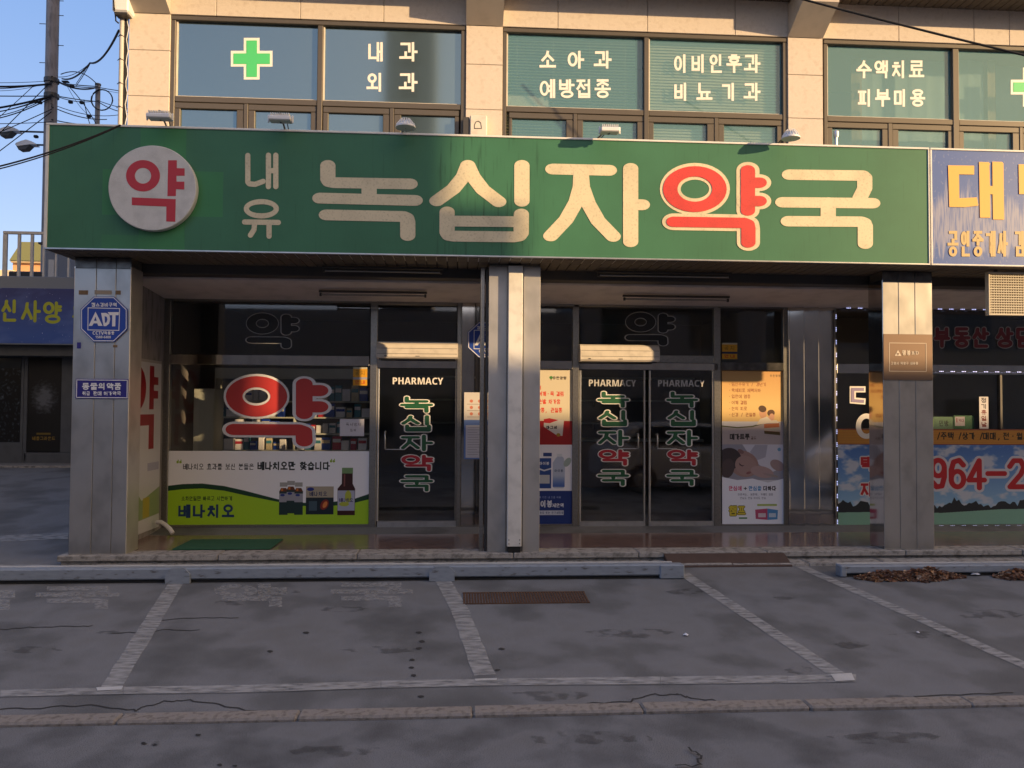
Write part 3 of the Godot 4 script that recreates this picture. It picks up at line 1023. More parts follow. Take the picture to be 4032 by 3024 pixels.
func window_bay(span: Array, panes: Array, sashes: Array, glass: Material, bay: int) -> void:
	var z := WALL_Z - .05
	var win := part(house, "window", Vector3(pz((span[0] + span[1]) / 2.0, 300, z).x, 4.2, z))
	var mid: float = [970.0, 2270.0, 3500.0][bay]
	var dy: float = [0.0, 49.0, 88.0][bay]       # the same world heights, read off a little lower in each bay
	var y_top := pz(1250, 77, WALL_Z).y - .004
	var y_g1 := pz(970, 92, z).y
	var y_g0 := pz(970, 388, z).y
	var y_s1 := pz(970, 410, z).y
	var y_sg := pz(820, 430, z).y
	var y_low := 4.15
	var x0: float = pz(span[0], 300, z).x
	var x1: float = pz(span[1], 300, z).x
	box(win, "frame", Vector3(x0, y_g1, z - .06), Vector3(x1, y_top, z + .035), mats.bronze, .006)
	box(win, "frame", Vector3(x0, y_low - .1, z - .06), Vector3(x1, y_low, z + .035), mats.bronze, .006)
	var gx := []
	for q in panes:
		gx.append([pz(q[0], 250, z).x, pz(q[1], 250, z).x])
	box(win, "frame", Vector3(x0, y_low, z - .06), Vector3(gx[0][0], y_g1 - .002, z + .03), mats.bronze, .006)
	box(win, "frame", Vector3(gx[1][1], y_low, z - .06), Vector3(x1, y_g1 - .002, z + .03), mats.bronze, .006)
	box(win, "mullion", Vector3(gx[0][1], y_low, z - .06), Vector3(gx[1][0], y_g1 - .002, z + .03), mats.bronze, .006)
	for k in 2:
		box(win, "transom", Vector3(gx[k][0] + .002, y_s1, z - .06), Vector3(gx[k][1] - .002, y_g0, z + .022), mats.bronze, .005)
		box(win, "pane", Vector3(gx[k][0], y_g0, z - .03), Vector3(gx[k][1], y_g1, z - .024), glass)
		# slim bright bead round the glass
		box(win, "bead", Vector3(gx[k][0] + .003, y_g0 + .001, z - .022), Vector3(gx[k][0] + .02, y_g1 - .003, z - .004), mats.beige_plastic)
		box(win, "bead", Vector3(gx[k][0] + .021, y_g0 + .001, z - .022), Vector3(gx[k][1] - .003, y_g0 + .013, z - .004), mats.beige_plastic)
	for q in sashes:
		var a := pz(q[0], 470, z).x
		var b := pz(q[1], 470, z).x
		var ga := pz(q[2], 470, z).x
		var gb := pz(q[3], 470, z).x
		box(win, "sash", Vector3(a, y_sg, z - .045), Vector3(b, y_s1 - .004, z + .012), mats.bronze, .006)
		box(win, "sash", Vector3(a, y_low, z - .045), Vector3(ga, y_sg - .002, z + .012), mats.bronze, .006)
		box(win, "sash", Vector3(gb, y_low, z - .045), Vector3(b, y_sg - .002, z + .012), mats.bronze, .006)
		box(win, "pane", Vector3(ga, y_low, z - .03), Vector3(gb, y_sg, z - .024), glass)
	# posts between the sashes
	for k in 3:
		if k == 1:
			continue
		var a := pz(sashes[k][1], 470, z).x + .002
		var b := pz(sashes[k + 1][0], 470, z).x - .002
		box(win, "post", Vector3(a, y_low, z - .05), Vector3(b, y_s1 - .002, z + .02), mats.bronze, .004)
	var lz := z - .0235
	if bay == 0:
		cross(win, 991, 231, 82, 31, lz)
		word(win, "내과", [[1449, 1508], [1572, 1644]], 166, 242, 10, lz, mats.cream_vinyl)
		word(win, "외과", [[1443, 1507], [1570, 1644]], 287, 361, 10, lz, mats.cream_vinyl)
	elif bay == 1:
		word(win, "소아과", [[2124, 2189], [2234, 2300], [2338, 2408]], 200, 270, 10, lz, mats.cream_vinyl)
		word(win, "예방접종", [[2124, 2186], [2199, 2262], [2268, 2328], [2341, 2405]], 312, 386, 9.5, lz, mats.cream_vinyl)
		word(win, "이비인후과", [[2653, 2705], [2722, 2777], [2792, 2846], [2860, 2921], [2929, 2994]], 214, 287, 9.5, lz, mats.cream_vinyl)
		word(win, "비뇨기과", [[2654, 2708], [2742, 2805], [2842, 2896], [2928, 2994]], 326, 397, 9.5, lz, mats.cream_vinyl)
	else:
		word(win, "수액치료", [[3372, 3432], [3441, 3497], [3512, 3566], [3579, 3639]], 238, 308, 9.5, lz, mats.cream_vinyl)
		word(win, "피부미용", [[3377, 3432], [3446, 3505], [3519, 3569], [3584, 3643]], 351, 420, 9.5, lz, mats.cream_vinyl)
		cross(win, 4057, 343, 77, 29, lz)

func cross(parent: Node3D, cx: float, cy: float, arm: float, half: float, z: float) -> void:
	for e in [[arm, half, mats.cream_vinyl, 0.0], [arm - 10.0, half - 10.0, mats.cross_green, .003]]:
		var a: float = e[0]
		var h: float = e[1]
		var st := begin()
		var o := org(parent)
		sheet(st, pts([cx - h, cy - a, cx + h, cy - a, cx + h, cy - h, cx + a, cy - h, cx + a, cy + h, cx + h, cy + h, cx + h, cy + a, cx - h, cy + a, cx - h, cy + h, cx - a, cy + h, cx - a, cy - h, cx - h, cy - h]), z + e[3], o, Vector3.BACK)
		put(parent, "cross", st.commit(), e[2], o)

func arcade() -> void:
	var x0 := -4.0
	var x1 := 12.0
	var sy := 3.085
	box(house, "arcade_roof", Vector3(x0, sy + .05, WALL_Z), Vector3(x1, sy + .25, .1), mats.concrete)
	var soffit := part(house, "soffit", Vector3(0, sy, 0))
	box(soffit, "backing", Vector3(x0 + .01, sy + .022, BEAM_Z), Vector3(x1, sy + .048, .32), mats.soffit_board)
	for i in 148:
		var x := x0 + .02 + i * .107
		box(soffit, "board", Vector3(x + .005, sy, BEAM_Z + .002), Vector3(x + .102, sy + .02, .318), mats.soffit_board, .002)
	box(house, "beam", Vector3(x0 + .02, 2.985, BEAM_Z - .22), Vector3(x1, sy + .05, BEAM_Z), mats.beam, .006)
	# sloping ceiling over the recess
	var st := begin()
	add_prism(st, PackedVector2Array([Vector2(.58, 2.965), Vector2(1.62, 2.883), Vector2(1.62, 3.1), Vector2(.58, 3.1)]), 0.0, -(x1 + 3.9))
	var c := put(house, "ceiling", st.commit(), mats.ceiling)
	c.rotation.y = PI / 2
	c.position = Vector3(x1, 0, 0) - org(house)
	# platform
	var plat := part(house, "platform", Vector3(0, 0, -.8))
	box(plat, "core", Vector3(-3.93, -.3, -1.7), Vector3(x1, FLOOR_Y - .012, .03), mats.ledge)
	box(plat, "floor", Vector3(-3.90, FLOOR_Y - .012, -1.75), Vector3(x1, FLOOR_Y - .002, -.21), mats.floor_tile)
	var lx := -3.96
	while lx < x1:
		var l := rng.randf_range(1.2, 1.6)
		box(plat, "edge_stone", Vector3(lx + .003, FLOOR_Y - .055, -.212), Vector3(minf(lx + l, x1) - .003, FLOOR_Y + rng.randf_range(.0, .006), .065), mats.ledge, .008)
		lx += l
	lx = -3.6
	while lx < x1:
		box(plat, "gutter_slab", Vector3(lx + .004, -.2, .06), Vector3(lx + .796, .008 + rng.randf_range(0, .006), .28), mats.ledge, .006)
		lx += .8
	# stainless steel pillars
	for e in [[281.0, 507.0, [369.0, 447.0], 1054.0], [3478.0, 3675.0, [3541.0, 3606.0], 1108.0]]:
		var a := pz(e[0], 1600, 0).x
		var b := pz(e[1], 1600, 0).x
		var pil := part(house, "pillar", Vector3((a + b) / 2, FLOOR_Y, -.15))
		box(pil, "core", Vector3(a + .012, FLOOR_Y, -.29), Vector3(b - .012, 3.08, -.012), mats.frame_steel)
		var cut: Array = [a, pz(e[2][0], 1600, 0).x, pz(e[2][1], 1600, 0).x, b]
		for i in 3:
			box(pil, "steel_panel", Vector3(cut[i] + .0025, FLOOR_Y + .004, -.0115), Vector3(cut[i + 1] - .0025, 2.968, rng.randf_range(-.001, .001)), mats.dented_steel, .003)
			box(pil, "capital_panel", Vector3(cut[i] + .0025, 2.974, -.0115), Vector3(cut[i + 1] - .0025, 3.08, -.004), mats.dark_steel, .003)
		box(pil, "side_panel", Vector3(a, FLOOR_Y + .004, -.30), Vector3(a + .0115, 2.99, -.003), mats.mirror_steel, .003)
		box(pil, "side_panel", Vector3(b - .0115, FLOOR_Y + .004, -.30), Vector3(b, 2.99, -.003), mats.steel, .003)
	var mp := part(house, "pillar", Vector3(.57, FLOOR_Y, -.15))
	var m0 := pz(1922, 1600, 0).x
	var m1 := pz(1995, 1600, 0).x
	var m2 := pz(2059, 1600, 0).x
	var m3 := pz(2126, 1600, 0).x
	box(mp, "core", Vector3(m0 + .012, FLOOR_Y, -.29), Vector3(m3 - .012, 3.08, -.014), mats.frame_steel)
	box(mp, "steel_panel", Vector3(m0, FLOOR_Y + .004, -.0125), Vector3(m1 - .004, 3.06, 0), mats.steel, .003)
	box(mp, "steel_panel", Vector3(m2 + .002, FLOOR_Y + .004, -.0125), Vector3(m3, 3.06, .001), mats.steel, .003)
	box(mp, "side_panel", Vector3(m0, FLOOR_Y + .004, -.3), Vector3(m0 + .0115, 3.06, -.013), mats.mirror_steel, .003)
	box(mp, "side_panel", Vector3(m3 - .0115, FLOOR_Y + .004, -.3), Vector3(m3, 3.06, -.013), mats.steel, .003)
	var s0 := pz(1889, 1600, -.05).x
	box(mp, "shutter_rail", Vector3(s0, FLOOR_Y, -.1), Vector3(s0 + .045, 3.06, -.05), mats.frame_steel, .004)
	box(mp, "shutter_rail", Vector3(s0 + .055, FLOOR_Y, -.1), Vector3(m0 - .003, 3.06, -.05), mats.dark_metal, .004)
	# painted rainwater pipe casing in front of the middle pillar
	var post := thing("pipe_casing", "white painted square pipe casing fixed to the middle steel pillar", "casing", Vector3((m1 + m2) / 2, .2, .03))
	var r := rect(1999, 1074, 2056, 2153, .07)
	box(post, "casing", Vector3(r[0], r[1], .0025), Vector3(r[2], 3.06, .07), mats.white_trim, .006)
	for e in [[.02, .05], [.13, .05], [.02, .01], [.13, .012]]:
		put(post, "screw", lathe([Vector2(.006, 0), Vector2(.006, .003), Vector2(0, .004)], 8), mats.dark_metal, Vector3(r[0] + e[0], r[1] + e[1] + .02, .07)).rotation.x = PI / 2
	box(post, "socket", Vector3(r[0] + .01, FLOOR_Y + .004, .0025), Vector3(r[2] - .008, r[1] - .002, .05), mats.black, .004)
	# outer wall of the arcade on the left
	box(house, "return_wall", Vector3(-3.87, FLOOR_Y, WALL_Z), Vector3(-3.56, 3.08, -.31), mats.concrete)
	box(house, "return_wall", Vector3(-3.87, 0, -1.9), Vector3(-3.56, FLOOR_Y, -.0), mats.ledge)

func bar(parent: Node3D, x0: float, y0: float, x1: float, y1: float, out := 0.0, depth := .08, mat: Material = null) -> void:
	pbox(parent, "frame", x0, y0, x1, y1, FRONT_Z + out, depth, mat if mat else mats.frame_steel, .004)

func glass(parent: Node3D, x0: float, y0: float, x1: float, y1: float) -> MeshInstance3D:
	return pbox(parent, "pane", x0, y0, x1, y1, FRONT_Z - .03, .006, mats.shop_glass)

const YAK := [["o", 240.0, 210.0, 155.0, 110.0]]

func yak_items(cx: float, cy: float, k: float) -> Array:      # the sign's word for medicine, as on the window
	var it := [["o", cx - 76 * k, cy - 47 * k, 88 * k, 58 * k]]
	it.append([PackedVector2Array([Vector2(cx + 112 * k, cy - 96 * k), Vector2(cx + 112 * k, cy + 20 * k)])])
	it.append([PackedVector2Array([Vector2(cx + 112 * k, cy - 70 * k), Vector2(cx + 174 * k, cy - 70 * k)])])
	it.append([PackedVector2Array([Vector2(cx + 112 * k, cy - 6 * k), Vector2(cx + 174 * k, cy - 6 * k)])])
	it.append([PackedVector2Array([Vector2(cx - 165 * k, cy + 83 * k), Vector2(cx + 90 * k, cy + 85 * k), Vector2(cx + 110 * k, cy + 92 * k), Vector2(cx + 112 * k, cy + 128 * k)])])
	return it

# the five letters of the shop's name down a door, in a column of pixels
func door_letters(door: Node3D, cx: float, tops: Array, h: float, w: float) -> void:
	var z := FRONT_Z - .028
	for i in 5:
		var ch: String = "녹십자약국"[i]
		var y: float = tops[i]
		var items := in_rect(syllable(ch), Rect2(cx - w / 2, y, w, h), 18, 11)
		letter(door, "letter_border", items, 18, 11, z, mats.cream_vinyl, 2.6, false)
		letter(door, "letter", items, 18, 11, z + .005, mats.crimson if i == 3 else mats.green_vinyl, -.6, false)

func shop_front() -> void:
	var shop := part(house, "shop_front", Vector3(0, FLOOR_Y, FRONT_Z))
	var floor_px := 2100.0
	# --- left window
	var wl := part(house, "shop_window", Vector3(-2.3, FLOOR_Y, FRONT_Z))
	bar(wl, 640, 1168, 665, 2106)
	bar(wl, 666, 1168, 1466, 1188)
	bar(wl, 666, 1398, 1454, 1438, .012, .09, mats.mirror_steel)
	bar(wl, 666, 2066, 1454, 2104)
	bar(wl, 1455, 1189, 1483, 2104)
	glass(wl, 665, 1188, 1455, 1398)
	glass(wl, 665, 1438, 1455, 2066)
	var big := yak_items(1086, 1608, 1.0)
	letter(wl, "letter_border", big, 66, 44, FRONT_Z - .022, mats.white_vinyl, 9.0)
	letter(wl, "letter", big, 66, 44, FRONT_Z - .018, mats.crimson_window)
	var small := yak_items(1071, 1297, .5)
	letter(wl, "letter_border", small, 36, 22, FRONT_Z - .023, mats.grey_vinyl, 3.0)
	letter(wl, "letter", small, 36, 22, FRONT_Z - .018, mats.black, .4)
	# --- left door
	var dl := part(house, "shop_door", Vector3(-.5, FLOOR_Y, FRONT_Z))
	bar(dl, 1484, 1189, 1800, 1201)
	bar(dl, 1484, 1345, 1800, 1412, -.02)
	bar(dl, 1484, 1412, 1800, 1450, 0.0, .08, mats.mirror_steel)
	bar(dl, 1798, 1189, 1815, 2104)
	glass(dl, 1484, 1201, 1798, 1345)
	var leaf := pbox(dl, "leaf_pane", 1490, 1450, 1792, 2050, FRONT_Z - .03, .006, mats.shop_glass)
	bar(dl, 1484, 1451, 1491, 2052, -.01, .04, mats.aluminium)
	bar(dl, 1791, 1451, 1797, 2052, -.01, .04, mats.frame_steel)
	bar(dl, 1484, 2052, 1797, 2084, -.004, .05, mats.aluminium)
	bar(dl, 1484, 2086, 1797, 2100, .0, .08, mats.floor_tile)
	latin(dl, "PHARMACY", pz(1646, 1500, FRONT_Z - .022), .085, .62, mats.cream_vinyl)
	door_letters(dl, 1641, [1560, 1634, 1711, 1790, 1870], 66, 132)
	handle(dl, 1516, 1700, 1765)
	# --- steel wall between the left door and the middle pillar
	var pw := part(house, "steel_wall", Vector3(.1, FLOOR_Y, FRONT_Z))
	for e in [[1816, 1868], [1870, 1930]]:
		pbox(pw, "steel_panel", e[0], 1189, e[1], 2104, FRONT_Z, .06, mats.mirror_steel, .004)
	pbox(pw, "steel_panel", 1932, 1189, 2108, 2104, FRONT_Z, .06, mats.mirror_steel, .004)
	# --- narrow window with two bills
	var wn := part(house, "shop_window", Vector3(1.1, FLOOR_Y, FRONT_Z))
	bar(wn, 2109, 1190, 2262, 1206)
	bar(wn, 2110, 1420, 2254, 1454, .01, .08, mats.mirror_steel)
	bar(wn, 2110, 2064, 2254, 2102)
	bar(wn, 2254, 1207, 2279, 2102)
	glass(wn, 2112, 1206, 2254, 1420)
	glass(wn, 2112, 1454, 2254, 2064)
	# --- double door
	var dd := part(house, "shop_door", Vector3(2.3, FLOOR_Y, FRONT_Z))
	bar(dd, 2280, 1195, 2828, 1210)
	bar(dd, 2280, 1398, 2828, 1428, -.02)
	bar(dd, 2280, 1428, 2828, 1457, 0.0, .08, mats.mirror_steel)
	bar(dd, 2812, 1211, 2838, 2102)
	glass(dd, 2280, 1210, 2812, 1398)
	small = yak_items(2558, 1290, .47)
	letter(dd, "letter_border", small, 34, 21, FRONT_Z - .023, mats.grey_vinyl, 2.8)
	letter(dd, "letter", small, 34, 21, FRONT_Z - .018, mats.black, .4)
	for e in [[2281, 2541], [2555, 2811]]:
		pbox(dd, "leaf_pane", e[0] + 6, 1457, e[1] - 6, 2052, FRONT_Z - .03, .006, mats.shop_glass)
		bar(dd, e[0], 1458, e[0] + 7, 2053, -.01, .04, mats.aluminium)
		bar(dd, e[1] - 6, 1458, e[1], 2053, -.01, .04, mats.aluminium)
		bar(dd, e[0], 2053, e[1], 2083, -.004, .05, mats.aluminium)
	bar(dd, 2281, 2086, 2811, 2101, .0, .08, mats.floor_tile)
	latin(dd, "PHARMACY", pz(2412, 1508, FRONT_Z - .022), .085, .60, mats.grey_vinyl)
	latin(dd, "PHARMACY", pz(2683, 1509, FRONT_Z - .022), .085, .60, mats.grey_vinyl)
	door_letters(dd, 2415, [1541, 1614, 1692, 1769, 1849], 65, 128)
	door_letters(dd, 2686, [1541, 1614, 1692, 1769, 1849], 65, 128)
	handle(dd, 2513, 1708, 1762)
	handle(dd, 2589, 1710, 1762)
	# --- right window with the poster
	var wr := part(house, "shop_window", Vector3(3.7, FLOOR_Y, FRONT_Z))
	bar(wr, 2838, 1197, 3100, 1213)
	bar(wr, 2839, 1427, 3087, 1459, .01, .08, mats.dark_steel)
	bar(wr, 2839, 2064, 3087, 2102)
	bar(wr, 3086, 1214, 3103, 2102)
	glass(wr, 2838, 1213, 3087, 1427)
	glass(wr, 2838, 1459, 3087, 2064)
	# --- polished steel wall up to the neighbouring shop
	var sw := part(house, "steel_wall", Vector3(4.4, FLOOR_Y, FRONT_Z))
	pbox(sw, "backing", 3104, 1200, 3286, 2101, FRONT_Z - .03, .04, mats.black)
	for e in [[3104, 3110], [3112, 3166], [3168, 3224], [3226, 3286]]:
		var plate := pbox(sw, "steel_panel", e[0], 1200, e[1], 2101, FRONT_Z + .012, .012, mats.mirror_steel, .004)
		plate.rotation.y = deg_to_rad(-17.0)      # each sheet is turned so its reflection clears the pillar
	pbox(sw, "corner_trim", 3287, 1200, 3296, 2101, FRONT_Z + .02, .08, mats.frame_steel, .004)
	# --- shop of the property agent
	var wa := part(house, "shop_window", Vector3(6.5, FLOOR_Y, FRONT_Z))
	bar(wa, 3297, 1200, 4420, 1216, 0, .08, mats.dark_metal)
	bar(wa, 3297, 1437, 4420, 1475, 0, .08, mats.mirror_steel)
	bar(wa, 3297, 2066, 4420, 2100, 0, .08, mats.frame_steel)
	bar(wa, 3938, 1476, 3948, 1690, 0, .06, mats.dark_metal)
	glass(wa, 3297, 1216, 4420, 1437)
	glass(wa, 3297, 1475, 4420, 2066)
	bar(wa, 4420, 1200, 4440, 2100)
	box(house, "steel_wall", Vector3(pz(4440, 1600, FRONT_Z).x, FLOOR_Y, FRONT_Z - .1), Vector3(12, 2.9, FRONT_Z), mats.mirror_steel)
	for e in [["부", 3676, 3742], ["동", 3752, 3822], ["산", 3826, 3896], ["상", 3918, 3992], ["담", 3998, 4066]]:
		var ag := in_rect(syllable(e[0]), Rect2(e[1], 1288, e[2] - e[1], 82), 16, 14)
		letter(wa, "letter_border", ag, 16, 14, FRONT_Z - .022, mats.grey_vinyl, 2.4)
		letter(wa, "letter", ag, 16, 14, FRONT_Z - .017, mats.dark_red, -.4)
	# lintel closing the gap between ceiling and glazing
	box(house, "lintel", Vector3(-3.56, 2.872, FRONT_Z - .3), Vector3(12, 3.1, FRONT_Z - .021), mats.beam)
	box(house, "kick_plinth", Vector3(-3.56, .0, FRONT_Z - .2), Vector3(12, FLOOR_Y - .003, FRONT_Z - .085), mats.ledge)
	# slim doormats
	box(self, "door_mat", Vector3(-2.95, FLOOR_Y + .001, -.85), Vector3(-1.95, FLOOR_Y + .013, -.24), mats.mat_green, .004)
	tag(get_node("door_mat"), "thin green mat on the arcade floor under the left shop window", "mat")

func handle(parent: Node3D, x: float, y0: float, y1: float) -> void:
	var a := pz(x, y0, FRONT_Z + .035)
	var b := pz(x, y1, FRONT_Z + .035)
	wire(parent, "handle", [a - Vector3(0, 0, .06), a, a.lerp(b, .5), b, b - Vector3(0, 0, .06)], .011, mats.aluminium, 8)
	wire(parent, "push_bar", [pz(x, y1 + 4, FRONT_Z), pz(x + (-78 if x < 2550 else 76) * (1 if x > 2000 else -1), y1 + 5, FRONT_Z)], .006, mats.aluminium, 6)

# ================================================================ rooms behind the glass
func rooms() -> void:
	var z1 := -6.0
	var inner := part(house, "pharmacy_room", Vector3(0, 0, -3.5))
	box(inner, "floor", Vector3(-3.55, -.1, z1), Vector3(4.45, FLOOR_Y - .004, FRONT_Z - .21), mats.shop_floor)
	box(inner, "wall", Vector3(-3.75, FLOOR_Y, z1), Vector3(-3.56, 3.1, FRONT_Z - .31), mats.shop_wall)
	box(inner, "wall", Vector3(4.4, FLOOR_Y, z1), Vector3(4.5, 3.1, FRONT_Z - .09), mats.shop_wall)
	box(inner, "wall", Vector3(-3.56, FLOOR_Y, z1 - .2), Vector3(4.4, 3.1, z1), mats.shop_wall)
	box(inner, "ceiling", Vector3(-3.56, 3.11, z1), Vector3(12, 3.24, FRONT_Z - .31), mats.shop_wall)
	var agent := part(house, "agency_room", Vector3(7, 0, -3.5))
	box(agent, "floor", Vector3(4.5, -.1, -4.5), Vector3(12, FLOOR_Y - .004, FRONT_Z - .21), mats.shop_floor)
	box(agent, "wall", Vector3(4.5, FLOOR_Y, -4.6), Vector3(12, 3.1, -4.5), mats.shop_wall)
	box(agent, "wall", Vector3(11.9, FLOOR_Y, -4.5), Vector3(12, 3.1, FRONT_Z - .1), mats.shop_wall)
	# upper rooms
	for e in [[-3.9, 0.12, mats.shop_wall, -4.5], [.15, 4.5, mats.pale_wall, -3.6], [4.52, 9.2, mats.pale_wall, -4.2]]:
		var room := part(house, "upper_room", Vector3((e[0] + e[1]) / 2, 3.6, -3))
		box(room, "wall", Vector3(e[0], 3.55, e[3] - .1), Vector3(e[1], 7.1, e[3]), e[2])
		box(room, "wall", Vector3(e[1] - .05, 3.55, e[3]), Vector3(e[1], 7.1, WALL_Z - .25), e[2])
		box(room, "ceiling", Vector3(e[0], 6.75, e[3]), Vector3(e[1] - .06, 6.85, WALL_Z - .22), e[2])
		box(room, "floor", Vector3(e[0], 3.51, e[3]), Vector3(e[1] - .06, 3.58, WALL_Z - .22), mats.shop_floor)
	# venetian blinds behind the second bay
	for e in [[1994, 2500, 4, "half open venetian blind behind the upper window lettered for children"], [2558, 3060, 62, "closed venetian blind behind the upper window lettered for ear, nose and throat"]]:
		var zz := WALL_Z - .16
		var a := pz(e[0], 300, zz).x
		var b := pz(e[1], 300, zz).x
		var top := pz(2270, 150, zz).y
		var bl := thing("window_blind", e[3], "blind", Vector3((a + b) / 2, 4.4, zz))
		box(bl, "head_rail", Vector3(a, top - .04, zz - .02), Vector3(b, top, zz + .02), mats.blind, .003)
		var turn: float = deg_to_rad(e[2])
		for i in 52:
			var y := top - .065 - i * .040
			if y < 4.2:
				break
			var s := put(bl, "slat", box_mesh(Vector3(b - a, .0014, .042), 0.0), mats.blind, Vector3((a + b) / 2, y, zz))
			s.rotation.x = turn
		for k in [.08, .36, .64, .92]:
			wire(bl, "cord", [Vector3(lerpf(a, b, k), top - .04, zz + .024), Vector3(lerpf(a, b, k), 4.2, zz + .024)], .0016, mats.blind, 4)
	var pb := thing("paper_sheet", "pale sheet of paper taped inside the upper window behind the half open blind", "paper", pz(2080, 420, WALL_Z - .12))
	pbox(pb, "sheet", 1994, 378, 2160, 432, WALL_Z - .12, .004, mats.blind)
	# light partition and curtains behind the third bay
	for e in [[3352, 3392, mats.curtain_tan, .5, "narrow tan curtain behind the upper window lettered for infusions"], [3392, 3720, mats.curtain, .5, "wide pale green curtain behind the upper window lettered for infusions"], [3776, 3870, mats.curtain, .45, "short pale green curtain beside a tan post behind the last upper window"], [3888, 3920, mats.curtain_tan, .4, "tan upright post between curtains behind the last upper window"], [3922, 4290, mats.curtain, .6, "pale curtain behind the green cross of the last upper window"]]:
		var zz: float = WALL_Z - e[3]
		var a := pz(e[0], 300, zz).x
		var b := pz(e[1], 300, zz).x
		var st := begin()
		var n := maxi(4, int((b - a) / .03))
		for i in n:
			var xa := lerpf(a, b, float(i) / n)
			var xb := lerpf(a, b, float(i + 1) / n)
			var za := sin(xa * 9.0 + sin(xa * 23.0)) * .008
			var zb := sin(xb * 9.0 + sin(xb * 23.0)) * .008
			quad(st, Vector3(xa - a, 0, za), Vector3(xb - a, 0, zb), Vector3(xb - a, 2.35, zb), Vector3(xa - a, 2.35, za), Vector3(za - zb, 0, xb - xa).normalized())
		var cu := put(self, "curtain", st.commit(), e[2], Vector3(a, 4.15, zz))
		tag(cu, e[4], "curtain" if e[1] - e[0] > 40 else "drape")
	# display shelves behind the left window
	var shelf := thing("display_shelf", "glass fronted display shelves of medicine cartons behind the left shop window", "shelf", Vector3(-1.9, FLOOR_Y, -2.7))
	var sz := -2.75
	var sa := pz(850, 1600, sz).x
	var sb := pz(1462, 1600, sz).x
	var rows := []
	for y in [1578, 1642, 1706, 1772]:
		rows.append(pz(1150, y, sz).y)
	rows.append(rows[3] - .33)
	rows.append(rows[3] - .66)
	for y in rows:
		box(shelf, "shelf_board", Vector3(sa, y - .02, sz - .3), Vector3(sb, y, sz), mats.pale_board, .003)
	for x in [sa - .02, lerpf(sa, sb, .5) - .01, sb]:
		box(shelf, "upright", Vector3(x, FLOOR_Y, sz - .3), Vector3(x + .02, rows[0] + .38, sz + .002), mats.pale_board, .003)
	box(shelf, "back_panel", Vector3(sa, FLOOR_Y, sz - .33), Vector3(sb, rows[0] + .38, sz - .305), mats.shop_wall)
	box(shelf, "header", Vector3(sa - .02, rows[0] + .30, sz - .28), Vector3(sb + .02, rows[0] + .44, sz + .005), mats.pale_board, .004)
	var tints := [["white", mats.white_vinyl], ["red", mats.crimson], ["blue", mats.blue_sign], ["teal", mats.teal], ["cream", mats.cream], ["orange", mats.orange]]
	for k in 5:
		var x := sa + .03
		while x < sb - .12:
			var wd := rng.randf_range(.06, .13)
			var ht := rng.randf_range(.10, .20) if k > 0 else rng.randf_range(.12, .24)
			var pick := rng.randi() % 9
			var t: Array = tints[[0, 0, 0, 0, 2, 2, 3, 1, 4][pick]]
			if absf(x + wd / 2 - lerpf(sa, sb, .5)) > wd / 2 + .015:
				var cz := sz - rng.randf_range(.01, .06)
				var b := thing("medicine_carton", "small %s medicine carton on the %s shelf behind the left shop window" % [t[0], ["top", "second", "third", "fourth", "fifth"][k]], "carton", Vector3(x + wd / 2, rows[k], cz - .05), "cartons on the display shelves")
				box(b, "body", Vector3(x, rows[k] + .001, cz - .1), Vector3(x + wd, rows[k] + ht, cz), t[1], .002)
				box(b, "label_band", Vector3(x + .004, rows[k] + ht * .55, cz), Vector3(x + wd - .004, rows[k] + ht * .8, cz + .002), tints[[2, 3, 0, 1, 0, 4, 0, 0, 3][pick]][1])
			x += wd + rng.randf_range(.006, .03)
	var cab := thing("pale_cabinet", "tall pale cabinet beside the shelves behind the left shop window", "cabinet", Vector3(-2.9, FLOOR_Y, -2.4))
	var ca := pz(762, 1600, -2.35).x
	var cb := pz(843, 1600, -2.35).x
	box(cab, "body", Vector3(ca, FLOOR_Y, -2.8), Vector3(cb, pz(800, 1530, -2.35).y, -2.35), mats.pale_board, .006)
	box(cab, "door", Vector3(ca + .01, FLOOR_Y + .1, -2.349), Vector3(cb - .01, pz(800, 1545, -2.35).y, -2.335), mats.pale_board, .004)
	# counter and shelves deep in the shop
	var counter := thing("shop_counter", "dark wooden counter deep inside behind the double doors", "counter", Vector3(2, FLOOR_Y, -4.4))
	box(counter, "body", Vector3(.6, FLOOR_Y, -4.9), Vector3(3.9, 1.05, -4.4), mats.wood, .01)
	box(counter, "top", Vector3(.55, 1.051, -4.95), Vector3(3.95, 1.09, -4.36), mats.pale_board, .006)
	for i in 3:
		var sh := thing("wall_shelf", ["lower", "middle", "upper"][i] + " wall shelf of cartons behind the shop counter", "shelf", Vector3(2, 1.3 + .4 * i, -5.8), "wall shelves behind the counter")
		box(sh, "plank", Vector3(-.8, 1.3 + .4 * i, -5.99), Vector3(4.2, 1.33 + .4 * i, -5.7), mats.pale_board, .004)
		for k in 5:
			var x := -.6 + k * 1.0
			box(sh, "bracket", Vector3(x, 1.2 + .4 * i, -5.99), Vector3(x + .02, 1.3 + .4 * i, -5.8), mats.dark_metal)

func z2(a: Array) -> Array:      # [origin x, origin y, scale, x, y, x, y, ...] in an enlarged view -> photograph pixels
	var p := PackedVector2Array()
	for k in range(3, a.size(), 2):
		p.append(Vector2(a[0] + a[k] / a[2], a[1] + a[k + 1] / a[2]))
	return [p]

